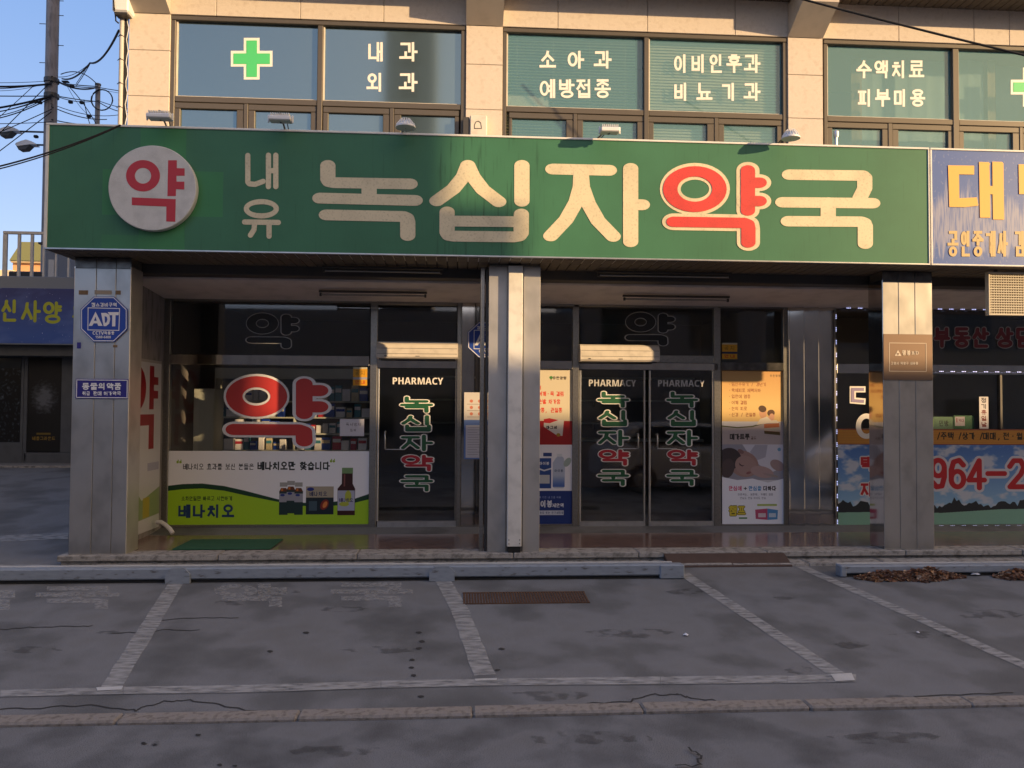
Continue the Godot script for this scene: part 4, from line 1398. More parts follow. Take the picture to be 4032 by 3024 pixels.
func sign_face() -> Image:
	var w := 1740
	var h := 246
	var im := canvas(w, h, Color.BLACK)
	var base := Color(.043, .15, .082)
	var old := Color(.045, .19, .075)
	var n1 := FastNoiseLite.new()
	n1.seed = 5
	n1.frequency = .006
	n1.fractal_octaves = 4
	var n2 := FastNoiseLite.new()
	n2.seed = 6
	n2.frequency = .05
	n2.fractal_octaves = 3
	for x in w:
		var sx := 180.0 + x * 2.0
		for y in h:
			var sy := 486.0 + y * 2.0
			var c := base
			if (sx > 517 and sx < 690) or (sx > 378 and sx < 831 and sy > 656 and sy < 842):
				c = old
			elif sx > 378 and sx < 517 and sy > 920:
				c = old.lerp(base, .5)
			var v := 1.0 + n1.get_noise_2d(x, y) * .12
			var streak := n2.get_noise_2d(x * 3.0, y * .12)
			if streak > .2 and sx > 1640 and sx < 2060:
				v *= 1.0 - (streak - .2) * 1.0
			elif streak > .42:
				v *= 1.0 - (streak - .42) * .5
			v += n2.get_noise_2d(x * 5.0 + 900.0, y * 5.0) * .04
			im.set_pixel(x, y, Color(c.r * v, c.g * v, c.b * v).linear_to_srgb())
	return im

func signs() -> void:
	# ---------------- the pharmacy's long sign
	var s := thing("shop_sign", "long green pharmacy sign board with rounded cream and red lettering", "sign", Vector3(.4, 3.08, .22))
	var x0 := -4.004
	var x1 := 4.872
	var y0 := 3.09
	var y1 := 4.315
	box(s, "case", Vector3(x0 + .01, y0 + .012, .08), Vector3(x1 - .004, y1 - .01, SIGN_Z - .012), mats.white_paint)
	var face := board(s, "face", Vector3(x0 + .03, y1 - .016, SIGN_Z), Vector3(x1 - .014, y1 - .016, SIGN_Z), Vector3(x1 - .014, y0 + .016, SIGN_Z), Vector3(x0 + .03, y0 + .016, SIGN_Z), printed(sign_face(), .5, .38))
	box(s, "trim", Vector3(x0, y1 - .016, .07), Vector3(x1, y1 + .004, SIGN_Z + .012), mats.white_trim, .003)
	box(s, "trim", Vector3(x0, y0, .07), Vector3(x1, y0 + .016, SIGN_Z + .012), mats.aluminium, .003)
	box(s, "trim", Vector3(x0, y0 + .016, .07), Vector3(x0 + .03, y1 - .016, SIGN_Z + .010), mats.white_trim, .003)
	box(s, "trim", Vector3(x1 - .014, y0 + .016, .07), Vector3(x1, y1 - .016, SIGN_Z + .010), mats.white_trim, .003)
	var z := SIGN_Z + .003
	var q := 2.183
	var a := [1000, 480, q]
	letter(s, "letter", [z2(a + [635, 374, 635, 492, 648, 514, 690, 522, 1342, 533]), z2(a + [990, 540, 990, 650]), z2(a + [566, 655, 1386, 675]), z2(a + [622, 799, 1282, 813, 1312, 826, 1322, 860, 1322, 976])], 60, 42.5, z, mats.cream)
	letter(s, "letter", [z2(a + [1838, 374, 1800, 470, 1715, 575, 1572, 678]), z2(a + [1838, 374, 1882, 470, 1968, 582, 2104, 686]), z2(a + [2303, 374, 2303, 682]), z2(a + [1660, 774, 1660, 950, 1676, 975, 1716, 982, 2236, 988, 2280, 980, 2297, 955, 2298, 792]), z2(a + [1660, 852, 2298, 858])], 60, 42.5, z, mats.cream)
	a = [2000, 480, q]
	letter(s, "letter", [z2(a + [386, 405, 872, 416]), z2(a + [628, 420, 622, 560, 585, 690, 500, 840, 368, 980]), z2(a + [628, 420, 640, 560, 690, 700, 775, 850, 905, 984]), z2(a + [1055, 400, 1055, 1030]), z2(a + [1055, 711, 1156, 712])], 60, 42.5, z, mats.cream)
	var red := [["o", 2000 + 1607 / q, 480 + 577 / q, 97.0, 70.0], z2(a + [2063, 416, 2063, 762]), z2(a + [2063, 522, 2164, 522]), z2(a + [2063, 680, 2164, 680]), z2(a + [1424, 858, 2030, 868, 2060, 880, 2067, 915, 2067, 1036])]
	letter(s, "letter_border", red, 58, 42, z, mats.cream, 12.0)
	letter(s, "letter", red, 58, 42, z + .005, mats.red, -0.5)
	a = [3000, 480, 2.1434]
	letter(s, "letter", [z2(a + [232, 445, 850, 453, 868, 470, 868, 560, 828, 640]), z2(a + [176, 678, 936, 686]), z2(a + [560, 680, 560, 820]), z2(a + [222, 838, 835, 842, 862, 852, 873, 880, 873, 1028])], 60, 41, z, mats.cream)
	letter(s, "letter", [[PackedVector2Array([Vector2(975.7, 612), Vector2(975.7, 717), Vector2(982, 724), Vector2(1004, 726), Vector2(1036, 714)])], [PackedVector2Array([Vector2(1057, 611), Vector2(1057, 735)])], [PackedVector2Array([Vector2(1086, 611), Vector2(1086, 735)])], [PackedVector2Array([Vector2(1057, 672), Vector2(1086, 672)])]], 20.5, 20.5, z, mats.cream)
	letter(s, "letter", [["o", 1029.0, 822.0, 59.0, 28.0], [PackedVector2Array([Vector2(963, 874), Vector2(1096, 876)])], [PackedVector2Array([Vector2(1003, 876), Vector2(1000, 905), Vector2(986, 926)])], [PackedVector2Array([Vector2(1059.5, 876), Vector2(1059.5, 930)])]], 20.5, 20.5, z, mats.cream)
	# the raised white disc
	var c := pz(611.5, 748, SIGN_Z)
	var rad := 163.0 / FOCAL * 8.0
	var disc := put(s, "disc", lathe([Vector2(0, -.07), Vector2(rad - .004, -.07), Vector2(rad, -.066), Vector2(rad, -.006), Vector2(rad - .006, 0), Vector2(0, 0)], 64), mats.white_paint, c + Vector3(0, 0, .0745))
	disc.rotation.x = PI / 2
	var dz := SIGN_Z + .0765
	var k := 1.0
	letter(s, "letter", [["o", 563.5 - .5, 692.0, 49.5, 46.5]], 35, 31, dz, mats.crimson)
	var st := begin()
	for l in [[662, 631, 696.5, 631, 696, 662, 727, 663, 727, 692, 695, 692, 695, 715, 726, 715, 725.5, 746, 693, 745, 692.5, 772, 659, 772], [519, 777, 692, 784, 690, 873, 654.5, 872, 655, 813.5, 519, 807.5]]:
		sheet(st, pts(l), dz, org(s), Vector3.BACK)
	put(s, "letter", st.commit(), mats.crimson, org(s))
	# ---------------- the property agent's blue sign
	var b := thing("shop_sign", "faded blue property agent sign board with large yellow lettering", "sign", Vector3(7.5, 3.08, .22))
	var bx0 := 4.886
	var bx1 := 11.5
	box(b, "case", Vector3(bx0 + .01, y0 + .012, .08), Vector3(bx1, y1 - .01, SIGN_Z - .012), mats.white_paint)
	board(b, "face", Vector3(bx0 + .018, y1 - .016, SIGN_Z - .002), Vector3(bx1, y1 - .016, SIGN_Z - .002), Vector3(bx1, y0 + .016, SIGN_Z - .002), Vector3(bx0 + .018, y0 + .016, SIGN_Z - .002), printed(blue_face(), .4))
	box(b, "trim", Vector3(bx0, y1 - .016, .07), Vector3(bx1, y1 + .004, SIGN_Z + .008), mats.white_trim, .003)
	box(b, "trim", Vector3(bx0, y0, .07), Vector3(bx1, y0 + .016, SIGN_Z + .008), mats.white_trim, .003)
	box(b, "trim", Vector3(bx0, y0 + .016, .07), Vector3(bx0 + .018, y1 - .016, SIGN_Z + .006), mats.white_trim, .003)
	st = begin()
	var f := func(v: Array) -> PackedVector2Array:
		var l := PackedVector2Array()
		for i in range(0, v.size(), 2):
			l.append(Vector2(3640 + v[i] / 2.962, 540 + v[i + 1] / 2.962))
		return l
	for l in [[275, 328, 580, 332, 580, 436, 403, 433, 408, 712, 610, 702, 630, 798, 470, 817, 290, 813], [636, 288, 750, 292, 768, 310, 758, 330, 764, 568, 795, 570, 792, 285, 905, 288, 922, 306, 930, 962, 800, 960, 795, 665, 765, 666, 770, 940, 648, 938], [1098, 316, 1400, 318, 1400, 665, 1104, 664]]:
		sheet(st, f.call(l), SIGN_Z + .004, org(b), Vector3.BACK)
	put(b, "letter", st.commit(), mats.sign_yellow, org(b))
	word(b, "공인중개사김", [[3731, 3774], [3782, 3821], [3829, 3873], [3881, 3921], [3927, 3969], [3995, 4036]], 909, 1010, 11.5, SIGN_Z + .002, mats.faded_yellow)
	# ---------------- security octagons
	octagon(409, 1257, 92, 89, .008, "blue octagonal security notice on the front of the left steel pillar", .012)
	octagon(1919, 1338, 77, 70, FRONT_Z + .02, "blue octagonal security notice on the steel wall, half hidden by a pillar", .012)
	# ---------------- notice for veterinary medicine
	var v := thing("notice_plate", "small indigo plate with white lettering below the octagon on the left pillar", "plate", pz(401, 1570, .004))
	pbox(v, "plate", 297, 1492, 505, 1570, .010, .009, mats.indigo, .002)
	for e in [[300, 1495, 502, 1498], [300, 1564, 502, 1567], [300, 1498, 303, 1564], [499, 1498, 502, 1564]]:
		pbox(v, "border", e[0], e[1], e[2], e[3], .0125, .002, mats.white_vinyl)
	word(v, "동물의약품", [[323, 352], [355, 384], [387, 414], [419, 447], [450, 477]], 1508, 1535, 4.6, .0125, mats.white_vinyl)
	word(v, "취급판매허가약국", [[324, 338], [340, 354], [367, 382], [384, 400], [408, 424], [426, 441], [443, 458], [460, 476]], 1541, 1557, 2.6, .0125, mats.white_vinyl)
	# ---------------- brown plate with the building's name
	var pl := thing("name_plate", "brown metal name plate of the building on the right steel pillar", "plate", pz(3574, 1497, 0))
	pbox(pl, "plate", 3479, 1316, 3672, 1497, .012, .011, mats.brown_plate, .002)
	for e in [[3501, 1350, 3648, 1352], [3501, 1461, 3648, 1463], [3501, 1352, 3503, 1461], [3646, 1352, 3648, 1461]]:
		pbox(pl, "border", e[0], e[1], e[2], e[3], .014, .0015, mats.plate_print)
	st = begin()
	for l in [[3536, 1378, 3549, 1401, 3523, 1401]]:
		sheet(st, pts(l), .0143, org(pl), Vector3.BACK)
	put(pl, "emblem", st.commit(), mats.plate_print, org(pl))
	st = begin()
	sheet(st, pts([3530, 1390, 3542, 1390, 3536, 1400]), .0163, org(pl), Vector3.BACK)
	put(pl, "emblem", st.commit(), mats.brown_plate, org(pl))
	word(pl, "명봉", [[3553, 3567], [3571, 3585]], 1379, 1399, 3.0, .0143, mats.plate_print)
	latin(pl, "B/D", pz(3603, 1390, .0143), .045, .08, mats.plate_print, "Droid Serif")
	word(pl, "고양시덕양구내유동", [[3508, 3517], [3519, 3528], [3530, 3539], [3546, 3555], [3557, 3566], [3568, 3577], [3584, 3593], [3595, 3604], [3606, 3615]], 1425, 1436, 1.8, .0143, mats.plate_print)
	posters()

func octagon(cx: float, cy: float, rx: float, ry: float, z: float, label: String, thick: float) -> void:
	var o := thing("security_sign", label, "sign", pz(cx, cy + ry, z), "security octagons")
	var l := PackedVector2Array()
	var e := .44
	for v in [[-e, -1], [e, -1], [1, -e], [1, e], [e, 1], [-e, 1], [-1, e], [-1, -e]]:
		l.append(Vector2(cx + v[0] * rx, cy + v[1] * ry))
	var st := begin()
	var g := org(o)
	sheet(st, l, z + thick, g, Vector3.BACK)
	for i in 8:
		var p := pz(l[i].x, l[i].y, z + thick) - g
		var r := pz(l[(i + 1) % 8].x, l[(i + 1) % 8].y, z + thick) - g
		quad(st, p, r, r - Vector3(0, 0, thick), p - Vector3(0, 0, thick), Vector3((p.x + r.x), (p.y + r.y), 0).normalized())
	put(o, "plate", st.commit(), mats.blue_sign, g)
	var ring := PackedVector2Array()
	for p in l:
		ring.append(Vector2(cx, cy) + (p - Vector2(cx, cy)) * .955)
	ring.append(ring[0])
	letter(o, "border", [[ring]], 3.0, 3.0, z + thick + .002, mats.white_vinyl, 0.0, true)
	var k := rx / 92.0
	var f := func(x: float, y: float) -> Vector2: return Vector2(cx + (x - 409) * k, cy + (y - 1257) * k)
	var fr := PackedVector2Array()
	for v in [[347, 1212], [471, 1215], [468, 1301], [346, 1299], [347, 1212]]:
		fr.append(f.call(v[0], v[1]))
	letter(o, "frame_line", [[fr]], 3.0 * k, 3.0 * k, z + thick + .002, mats.white_vinyl, 0.0, true)
	var zz := z + thick + .002
	# the three big letters
	st = begin()
	for v in [[349, 1283, 376, 1227, 404, 1283, 387, 1283, 383, 1273, 369, 1273, 363, 1283], [398, 1232, 418, 1232, 431, 1240, 434, 1256, 430, 1274, 418, 1284, 408, 1284], [424, 1229, 468, 1229, 467, 1241, 455, 1241, 454, 1285, 441, 1285, 442, 1241, 432, 1241]]:
		var q := PackedVector2Array()
		for i in range(0, v.size(), 2):
			q.append(f.call(v[i], v[i + 1]))
		sheet(st, q, zz, g, Vector3.BACK)
	put(o, "lettering", st.commit(), mats.white_vinyl, g)
	st = begin()
	for v in [[370, 1263, 376, 1247, 381, 1263], [412, 1245, 420, 1247, 423, 1258, 419, 1270, 413, 1271]]:
		var q := PackedVector2Array()
		for i in range(0, v.size(), 2):
			q.append(f.call(v[i], v[i + 1]))
		sheet(st, q, zz + .002, g, Vector3.BACK)
	put(o, "lettering", st.commit(), mats.blue_sign, g)
	var boxes := []
	for i in 6:
		boxes.append([f.call(360 + i * 17, 0).x, f.call(375 + i * 17, 0).x])
	word(o, "캡스경비구역", boxes, f.call(0, 1192).y, f.call(0, 1208).y, 2.6 * k, zz, mats.white_vinyl)
	latin(o, "CCTV", pz(f.call(387, 1311).x, f.call(387, 1311).y, zz), .035 * k, .11 * k, mats.white_vinyl)
	boxes = []
	for i in 3:
		boxes.append([f.call(410 + i * 14, 0).x, f.call(422 + i * 14, 0).x])
	word(o, "작동중", boxes, f.call(0, 1305).y, f.call(0, 1318).y, 2.2 * k, zz, mats.white_vinyl)
	latin(o, "1588-6400", pz(f.call(406, 1327).x, f.call(406, 1327).y, zz), .026 * k, .15 * k, mats.white_vinyl)

func blue_face() -> Image:
	var w := 1300
	var h := 240
	var im := canvas(w, h, Color.BLACK)
	var n := FastNoiseLite.new()
	n.seed = 9
	n.frequency = .03
	n.fractal_octaves = 4
	var n2 := FastNoiseLite.new()
	n2.seed = 10
	n2.frequency = .09
	n2.fractal_octaves = 3
	for x in w:
		var from := 88.0 + n.get_noise_2d(x * 1.6, 3.0) * 60.0
		var to := 218.0 + n.get_noise_2d(x * 2.0, 90.0) * 40.0
		for y in h:
			var c := Color(.024, .085, .31)
			var m := n2.get_noise_2d(x * 2.2, y * .16) * .5 + .5
			var e := clampf((y - from) / 26.0, 0, 1) * clampf((to - y) / 9.0, 0, 1)
			var fade: float = clampf(e * (m * 1.9 - .35), 0.0, .8)
			if n2.get_noise_2d(x * 1.2 + 400, y * .9) > .42:
				fade = maxf(fade, .22)
			c = c.lerp(Color(.27, .28, .38), fade)
			im.set_pixel(x, y, c.linear_to_srgb())
	return im

func s3(v: float) -> float:
	return v

func posters() -> void:
	# ---------------- wide banner along the foot of the left window
	var k := 1.5
	var im := canvas(1200, 434, Color(.92, .925, .94))
	var m := func(a: Array) -> PackedVector2Array:
		var l := PackedVector2Array()
		for i in range(0, a.size(), 2):
			l.append(Vector2((a[i] - 655.0) * k, (a[i + 1] - 1776.0) * k))
		return l
	ink(im, [m.call([650, 1914, 720, 1906, 795, 1904, 880, 1914, 960, 1932, 1090, 1966, 1180, 1980, 1260, 1982, 1340, 1974, 1400, 1964, 1460, 1944, 1460, 2070, 650, 2070])], Color(.06, .24, .15))
	ink(im, [m.call([650, 1934, 720, 1926, 795, 1923, 880, 1932, 960, 1950, 1090, 1976, 1180, 1992, 1260, 1996, 1340, 1990, 1400, 1980, 1460, 1966, 1460, 2070, 650, 2070])], Color(.62, .79, .14))
	print_word(im, "베나치오 효과를 보신 분들은", 63 * k, 50 * k, 18.5 * k, 24 * k, 20.7 * k, 2.6 * k, Color(.2, .22, .24))
	print_word(im, "베나치오만 찾습니다", 354 * k, 42 * k, 28 * k, 33 * k, 30.5 * k, 5.2 * k, Color(.09, .13, .13))
	for e in [[42, 44], [53, 44], [646, 40], [657, 40]]:
		ink(im, [oval(e[0] * k, e[1] * k, 5 * k, 5 * k)], Color(.56, .68, .2))
		ink(im, [oval((e[0] + 2) * k, (e[1] - 5) * k, 2 * k, 5 * k)], Color(.56, .68, .2))
	print_word(im, "소화안될땐 빠르고 시원하게", 59 * k, 178 * k, 14 * k, 17 * k, 15.3 * k, 2.1 * k, Color(.2, .32, .1))
	print_word(im, "베나치오", 47 * k, 210 * k, 48 * k, 53 * k, 57 * k, 9.0 * k, Color(.07, .2, .4))
	for e in [[459, 124], [488, 118], [519, 124]]:     # three small amber bottles
		var x: float = e[0]
		var y: float = e[1]
		ink(im, [quad2((x - 17) * k, (y + 34) * k, (x + 17) * k, (y + 128) * k)], Color(.11, .2, .2))
		ink(im, [m.call([655 + x - 17, 1776 + y + 36, 655 + x - 10, 1776 + y + 22, 655 + x + 10, 1776 + y + 22, 655 + x + 17, 1776 + y + 36])], Color(.38, .18, .06))
		ink(im, [quad2((x - 15) * k, (y) * k, (x + 15) * k, (y + 17) * k)], Color(.62, .62, .6))
		ink(im, [quad2((x - 17) * k, (y + 44) * k, (x + 17) * k, (y + 78) * k)], Color(.6, .6, .64))
		ink(im, [oval((x - 4) * k, (y + 50) * k, 9 * k, 5 * k)], Color(.12, .2, .5))
		ink(im, [quad2((x - 10) * k, (y + 24) * k, (x - 2) * k, (y + 34) * k)], Color(.75, .42, .1))
	ink(im, [quad2(548 * k, 140 * k, 658 * k, 184 * k)], Color(.66, .62, .54))
	ink(im, [quad2(548 * k, 184 * k, 658 * k, 251 * k)], Color(.06, .13, .17))
	ink(im, [oval(566 * k, 151 * k, 14 * k, 7 * k)], Color(.1, .17, .5))
	print_word(im, "베나치오", 562 * k, 160 * k, 15 * k, 18 * k, 18 * k, 2.4 * k, Color(.2, .22, .35))
	ink(im, [oval(622 * k, 212 * k, 15 * k, 22 * k, .5)], Color(.5, .16, .12))
	ink(im, [oval(624 * k, 212 * k, 8 * k, 14 * k, .5)], Color(.83, .5, .25))
	ink(im, [quad2(560 * k, 198 * k, 592 * k, 236 * k)], Color(.25, .33, .38))
	ink(im, [m.call([1345, 1860, 1388, 1860, 1388, 1905, 1398, 1925, 1398, 2030, 1328, 2030, 1328, 1925, 1345, 1905])], Color(.22, .07, .06))
	ink(im, [quad2(690 * k, 66 * k, 734 * k, 89 * k)], Color(.45, .58, .38))
	ink(im, [quad2(674 * k, 156 * k, 742 * k, 236 * k)], Color(.66, .68, .76))
	ink(im, [oval(716 * k, 180 * k, 13 * k, 24 * k)], Color(.68, .71, .25))
	ink(im, [oval(700 * k, 210 * k, 20 * k, 9 * k)], Color(.68, .71, .25))
	print_word(im, "베나치오", 680 * k, 186 * k, 13 * k, 16 * k, 14 * k, 2.2 * k, Color(.25, .22, .4))
	ink(im, [quad2(697 * k, 92 * k, 703 * k, 140 * k)], Color(.5, .3, .28))
	grain(im, .012, 3)
	var bn := pboard(self, "window_banner", 655, 1776, 1454, 2065, FRONT_Z - .0225, printed(im))
	tag(bn, "wide white and lime green advertising banner with drink bottles in the left window", "banner")
	# ---------------- bills in the narrow window
	k = 2.5
	im = canvas(355, 1525, Color(.80, .76, .66))
	print_word(im, "유한양행", 62 * k, 26 * k, 13 * k, 13 * k, 14 * k, 2.2 * k, Color(.3, .27, .22))
	ink(im, [oval(56 * k, 31 * k, 7 * k, 6 * k)], Color(.25, .5, .22))
	ink(im, [quad2(54.5 * k, 34 * k, 57.5 * k, 42 * k)], Color(.35, .3, .18))
	var rc := Color(.78, .24, .16)
	print_word(im, "애", 2 * k, 63 * k, 14 * k, 17 * k, 16 * k, 2.6 * k, rc)
	print_word(im, "어깨·목 결림", 6 * k, 86 * k, 15 * k, 19 * k, 15.6 * k, 2.6 * k, rc)
	print_word(im, "손발 차가움", 6 * k, 117 * k, 15 * k, 19 * k, 16 * k, 2.6 * k, rc)
	print_word(im, "육통, 관절통", 0, 151 * k, 15 * k, 19 * k, 15.6 * k, 2.6 * k, rc)
	im.fill_rect(Rect2i(0, int(203 * k), 355, int(94 * k)), Color(.62, .09, .10))
	ink(im, [pts([28 * k, 196 * k, 50 * k, 192 * k, 108 * k, 200 * k, 102 * k, 262 * k, 80 * k, 260 * k, 28 * k, 226 * k])], Color(.82, .80, .78))
	ink(im, [pts([28 * k, 196 * k, 50 * k, 192 * k, 86 * k, 199 * k, 52 * k, 212 * k, 28 * k, 210 * k])], Color(.72, .14, .16))
	print_word(im, "마그비", 38 * k, 222 * k, 13 * k, 13 * k, 15 * k, 2.6 * k, Color(.15, .12, .14))
	ink(im, [oval(86 * k, 258 * k, 8 * k, 7 * k)], Color(.62, .5, .16))
	im.fill_rect(Rect2i(0, int(297 * k), 355, int(182 * k)), Color(.90, .90, .93))
	ink(im, [quad2(6 * k, 350 * k, 58 * k, 469 * k)], Color(.14, .28, .55))
	ink(im, [pts([6 * k, 388 * k, 30 * k, 396 * k, 58 * k, 388 * k, 58 * k, 394 * k, 30 * k, 402 * k, 6 * k, 394 * k])], Color(.8, .82, .86))
	ink(im, [quad2(26 * k, 329 * k, 60 * k, 343 * k)], Color(.16, .25, .5))
	print_word(im, "아이봉", 11 * k, 364 * k, 12 * k, 13 * k, 13.5 * k, 2.0 * k, Color(.85, .87, .9))
	ink(im, [quad2(10 * k, 416 * k, 52 * k, 450 * k)], Color(.72, .74, .76))
	ink(im, [pts([76 * k, 350 * k, 86 * k, 340 * k, 98 * k, 340 * k, 108 * k, 350 * k, 112 * k, 370 * k, 112 * k, 462 * k, 106 * k, 469 * k, 70 * k, 469 * k, 64 * k, 462 * k, 64 * k, 368 * k])], Color(.69, .73, .82))
	for i in 9:
		im.fill_rect(Rect2i(int(64.6 * k), int((418 + i * 5) * k), int(47 * k), int(5.2 * k)), Color(.66 - i * .05, .71 - i * .04, .81 - i * .015))
	ink(im, [quad2(80 * k, 333 * k, 101 * k, 344 * k)], Color(.83, .85, .88))
	print_word(im, "아이봉", 71 * k, 394 * k, 10 * k, 11 * k, 12 * k, 1.6 * k, Color(.3, .35, .48))
	ink(im, [oval(122 * k, 366 * k, 12 * k, 20 * k, .6)], Color(.62, .68, .66))
	im.fill_rect(Rect2i(0, int(479 * k), 355, 330), Color(.10, .20, .47))
	print_word(im, "스럭 지친 내 눈을 위해", 2 * k, 500 * k, 8 * k, 9 * k, 8.6 * k, 1.1 * k, Color(.55, .6, .75))
	print_word(im, "이봉", 16 * k, 516 * k, 22 * k, 28 * k, 25 * k, 4.6 * k, Color(.84, .86, .9))
	print_word(im, "세안액", 63 * k, 528 * k, 14 * k, 16 * k, 15.5 * k, 2.4 * k, Color(.84, .86, .9))
	ink(im, [quad2(0, 556 * k, 108 * k, 574 * k)], Color(.75, .78, .84))
	print_word(im, "속까지 씻는 안구세정제", 4 * k, 560 * k, 8 * k, 10 * k, 9.4 * k, 1.3 * k, Color(.35, .4, .55))
	grain(im, .012, 4)
	var bill := pboard(self, "window_poster", 2113, 1456, 2254, 2064, FRONT_Z - .0225, printed(im))
	tag(bill, "tall narrow advertising bill in cream, red, white and blue beside the double door", "poster")
	# ---------------- poster of the right window
	k = 2.2
	im = canvas(537, 1324, Color(.80, .79, .80))
	for y in int(200 * k):
		var t := y / (200 * k)
		im.fill_rect(Rect2i(0, y, 537, 1), Color(.80, .60, .36).lerp(Color(.86, .72, .46), clampf(t * 1.6, 0, 1)))
	ink(im, [pts([0, 222 * k, 60 * k, 228 * k, 120 * k, 222 * k, 180 * k, 206 * k, 244 * k, 200 * k, 244 * k, 290 * k, 0, 290 * k])], Color(.70, .64, .62))
	ink(im, [pts([0, 216 * k, 60 * k, 222 * k, 120 * k, 217 * k, 180 * k, 200 * k, 180 * k, 205 * k, 120 * k, 222 * k, 60 * k, 227 * k, 0, 221 * k])], Color(.36, .36, .16))
	print_word(im, "유한양행", 190 * k, 14 * k, 9 * k, 10 * k, 11 * k, 1.5 * k, Color(.5, .4, .26))
	var lines := ["임신수유기 / 갱년기", "육체피로 체력저하", "입안에 염증", "어깨 결림", "눈의 피로", "신경 / 관절통"]
	for i in 6:
		print_word(im, "·" + lines[i], 24 * k, (46 + i * 24) * k, 13 * k, 15 * k, 13.8 * k, 2.1 * k, Color(.62, .40, .24))
	ink(im, [oval(162 * k, 166 * k, 15 * k, 22 * k), ], Color(.80, .60, .46))
	ink(im, [oval(160 * k, 150 * k, 16 * k, 13 * k, .3)], Color(.32, .22, .15))
	ink(im, [oval(196 * k, 178 * k, 12 * k, 17 * k)], Color(.82, .62, .5))
	ink(im, [oval(194 * k, 166 * k, 15 * k, 13 * k, -.2)], Color(.36, .24, .17))
	ink(im, [oval(197 * k, 182 * k, 10 * k, 14 * k)], Color(.82, .62, .5))
	ink(im, [pts([136 * k, 214 * k, 150 * k, 190 * k, 178 * k, 180 * k, 196 * k, 196 * k, 216 * k, 194 * k, 226 * k, 206 * k, 182 * k, 206 * k])], Color(.88, .83, .74))
	ink(im, [pts([166 * k, 210 * k, 226 * k, 206 * k, 230 * k, 252 * k, 168 * k, 244 * k])], Color(.70, .40, .24))
	ink(im, [pts([166 * k, 226 * k, 228 * k, 222 * k, 229 * k, 240 * k, 167 * k, 236 * k])], Color(.73, .68, .6))
	ink(im, [pts([166 * k, 237 * k, 229 * k, 241 * k, 230 * k, 254 * k, 168 * k, 248 * k])], Color(.33, .26, .12))
	print_word(im, "메가트루", 30 * k, 248 * k, 19 * k, 24 * k, 20 * k, 4.2 * k, Color(.2, .17, .17))
	print_word(im, "골드", 114 * k, 259 * k, 10 * k, 12 * k, 11 * k, 1.7 * k, Color(.45, .36, .34))
	# a sleeping child, softly drawn
	im.fill_rect(Rect2i(0, int(290 * k), 537, int(140 * k)), Color(.58, .57, .61))
	ink(im, [pts([80 * k, 290 * k, 244 * k, 290 * k, 244 * k, 380 * k, 190 * k, 402 * k, 120 * k, 350 * k])], Color(.80, .79, .82))
	ink(im, [pts([130 * k, 292 * k, 180 * k, 292 * k, 172 * k, 340 * k, 140 * k, 352 * k, 110 * k, 320 * k])], Color(.66, .65, .69))
	ink(im, [oval(84 * k, 366 * k, 62 * k, 50 * k, .42)], Color(.62, .50, .47))
	ink(im, [oval(30 * k, 346 * k, 46 * k, 42 * k, .2)], Color(.25, .21, .22))
	ink(im, [oval(22 * k, 384 * k, 26 * k, 38 * k, .2)], Color(.31, .26, .26))
	ink(im, [oval(94 * k, 374 * k, 44 * k, 38 * k, .5)], Color(.65, .53, .50))
	ink(im, [oval(74 * k, 318 * k, 13 * k, 8 * k, .5)], Color(.50, .38, .37))
	ink(im, [pts([66 * k, 362 * k, 78 * k, 372 * k, 88 * k, 372 * k, 80 * k, 377 * k, 69 * k, 372 * k])], Color(.33, .25, .25))
	ink(im, [oval(104 * k, 402 * k, 10 * k, 5 * k, -.3)], Color(.55, .36, .36))
	ink(im, [oval(158 * k, 398 * k, 46 * k, 22 * k, .22)], Color(.69, .58, .56))
	ink(im, [oval(218 * k, 372 * k, 30 * k, 20 * k, .5)], Color(.62, .53, .52))
	for i in 4:
		ink(im, [oval((178 + i * 9) * k, (408 + i * 2) * k, 18 * k, 4.5 * k, .25)], Color(.66 - i * .02, .55, .53))
	ink(im, [pts([0, 418 * k, 60 * k, 430 * k, 120 * k, 424 * k, 180 * k, 440 * k, 244 * k, 424 * k, 244 * k, 602 * k, 0, 602 * k])], Color(.92, .92, .94))
	ink(im, [oval(226 * k, 310 * k, 7 * k, 7 * k)], Color(.42, .6, .72))
	print_word(im, "안심에", 26 * k, 453 * k, 16 * k, 19 * k, 17.5 * k, 3.0 * k, Color(.80, .35, .48))
	print_word(im, "+", 84 * k, 455 * k, 15 * k, 16 * k, 17 * k, 3.4 * k, Color(.2, .18, .2))
	print_word(im, "안심을", 104 * k, 453 * k, 16 * k, 19 * k, 17.5 * k, 3.0 * k, Color(.36, .58, .76))
	print_word(im, "더하다", 162 * k, 453 * k, 16 * k, 19 * k, 17.5 * k, 3.2 * k, Color(.16, .15, .17))
	print_word(im, "타르색소, 보존제, 카페인 없음", 62 * k, 482 * k, 8 * k, 9 * k, 9 * k, 1.2 * k, Color(.55, .55, .6))
	print_word(im, "안심도 안심 아이도 안심", 70 * k, 496 * k, 8 * k, 9 * k, 9 * k, 1.2 * k, Color(.6, .6, .64))
	print_word(im, "챔프", 26 * k, 530 * k, 32 * k, 40 * k, 34 * k, 6.4 * k, Color(.28, .25, .12), 5.0)
	print_word(im, "챔프", 26 * k, 530 * k, 32 * k, 40 * k, 34 * k, 6.4 * k, Color(.82, .74, .22))
	ink(im, [quad2(66 * k, 576 * k, 98 * k, 582 * k)], Color(.25, .5, .25))
	ink(im, [quad2(138 * k, 524 * k, 216 * k, 532 * k)], Color(.66, .72, .35))
	ink(im, [pts([130 * k, 546 * k, 178 * k, 542 * k, 178 * k, 586 * k, 132 * k, 582 * k])], Color(.72, .30, .42))
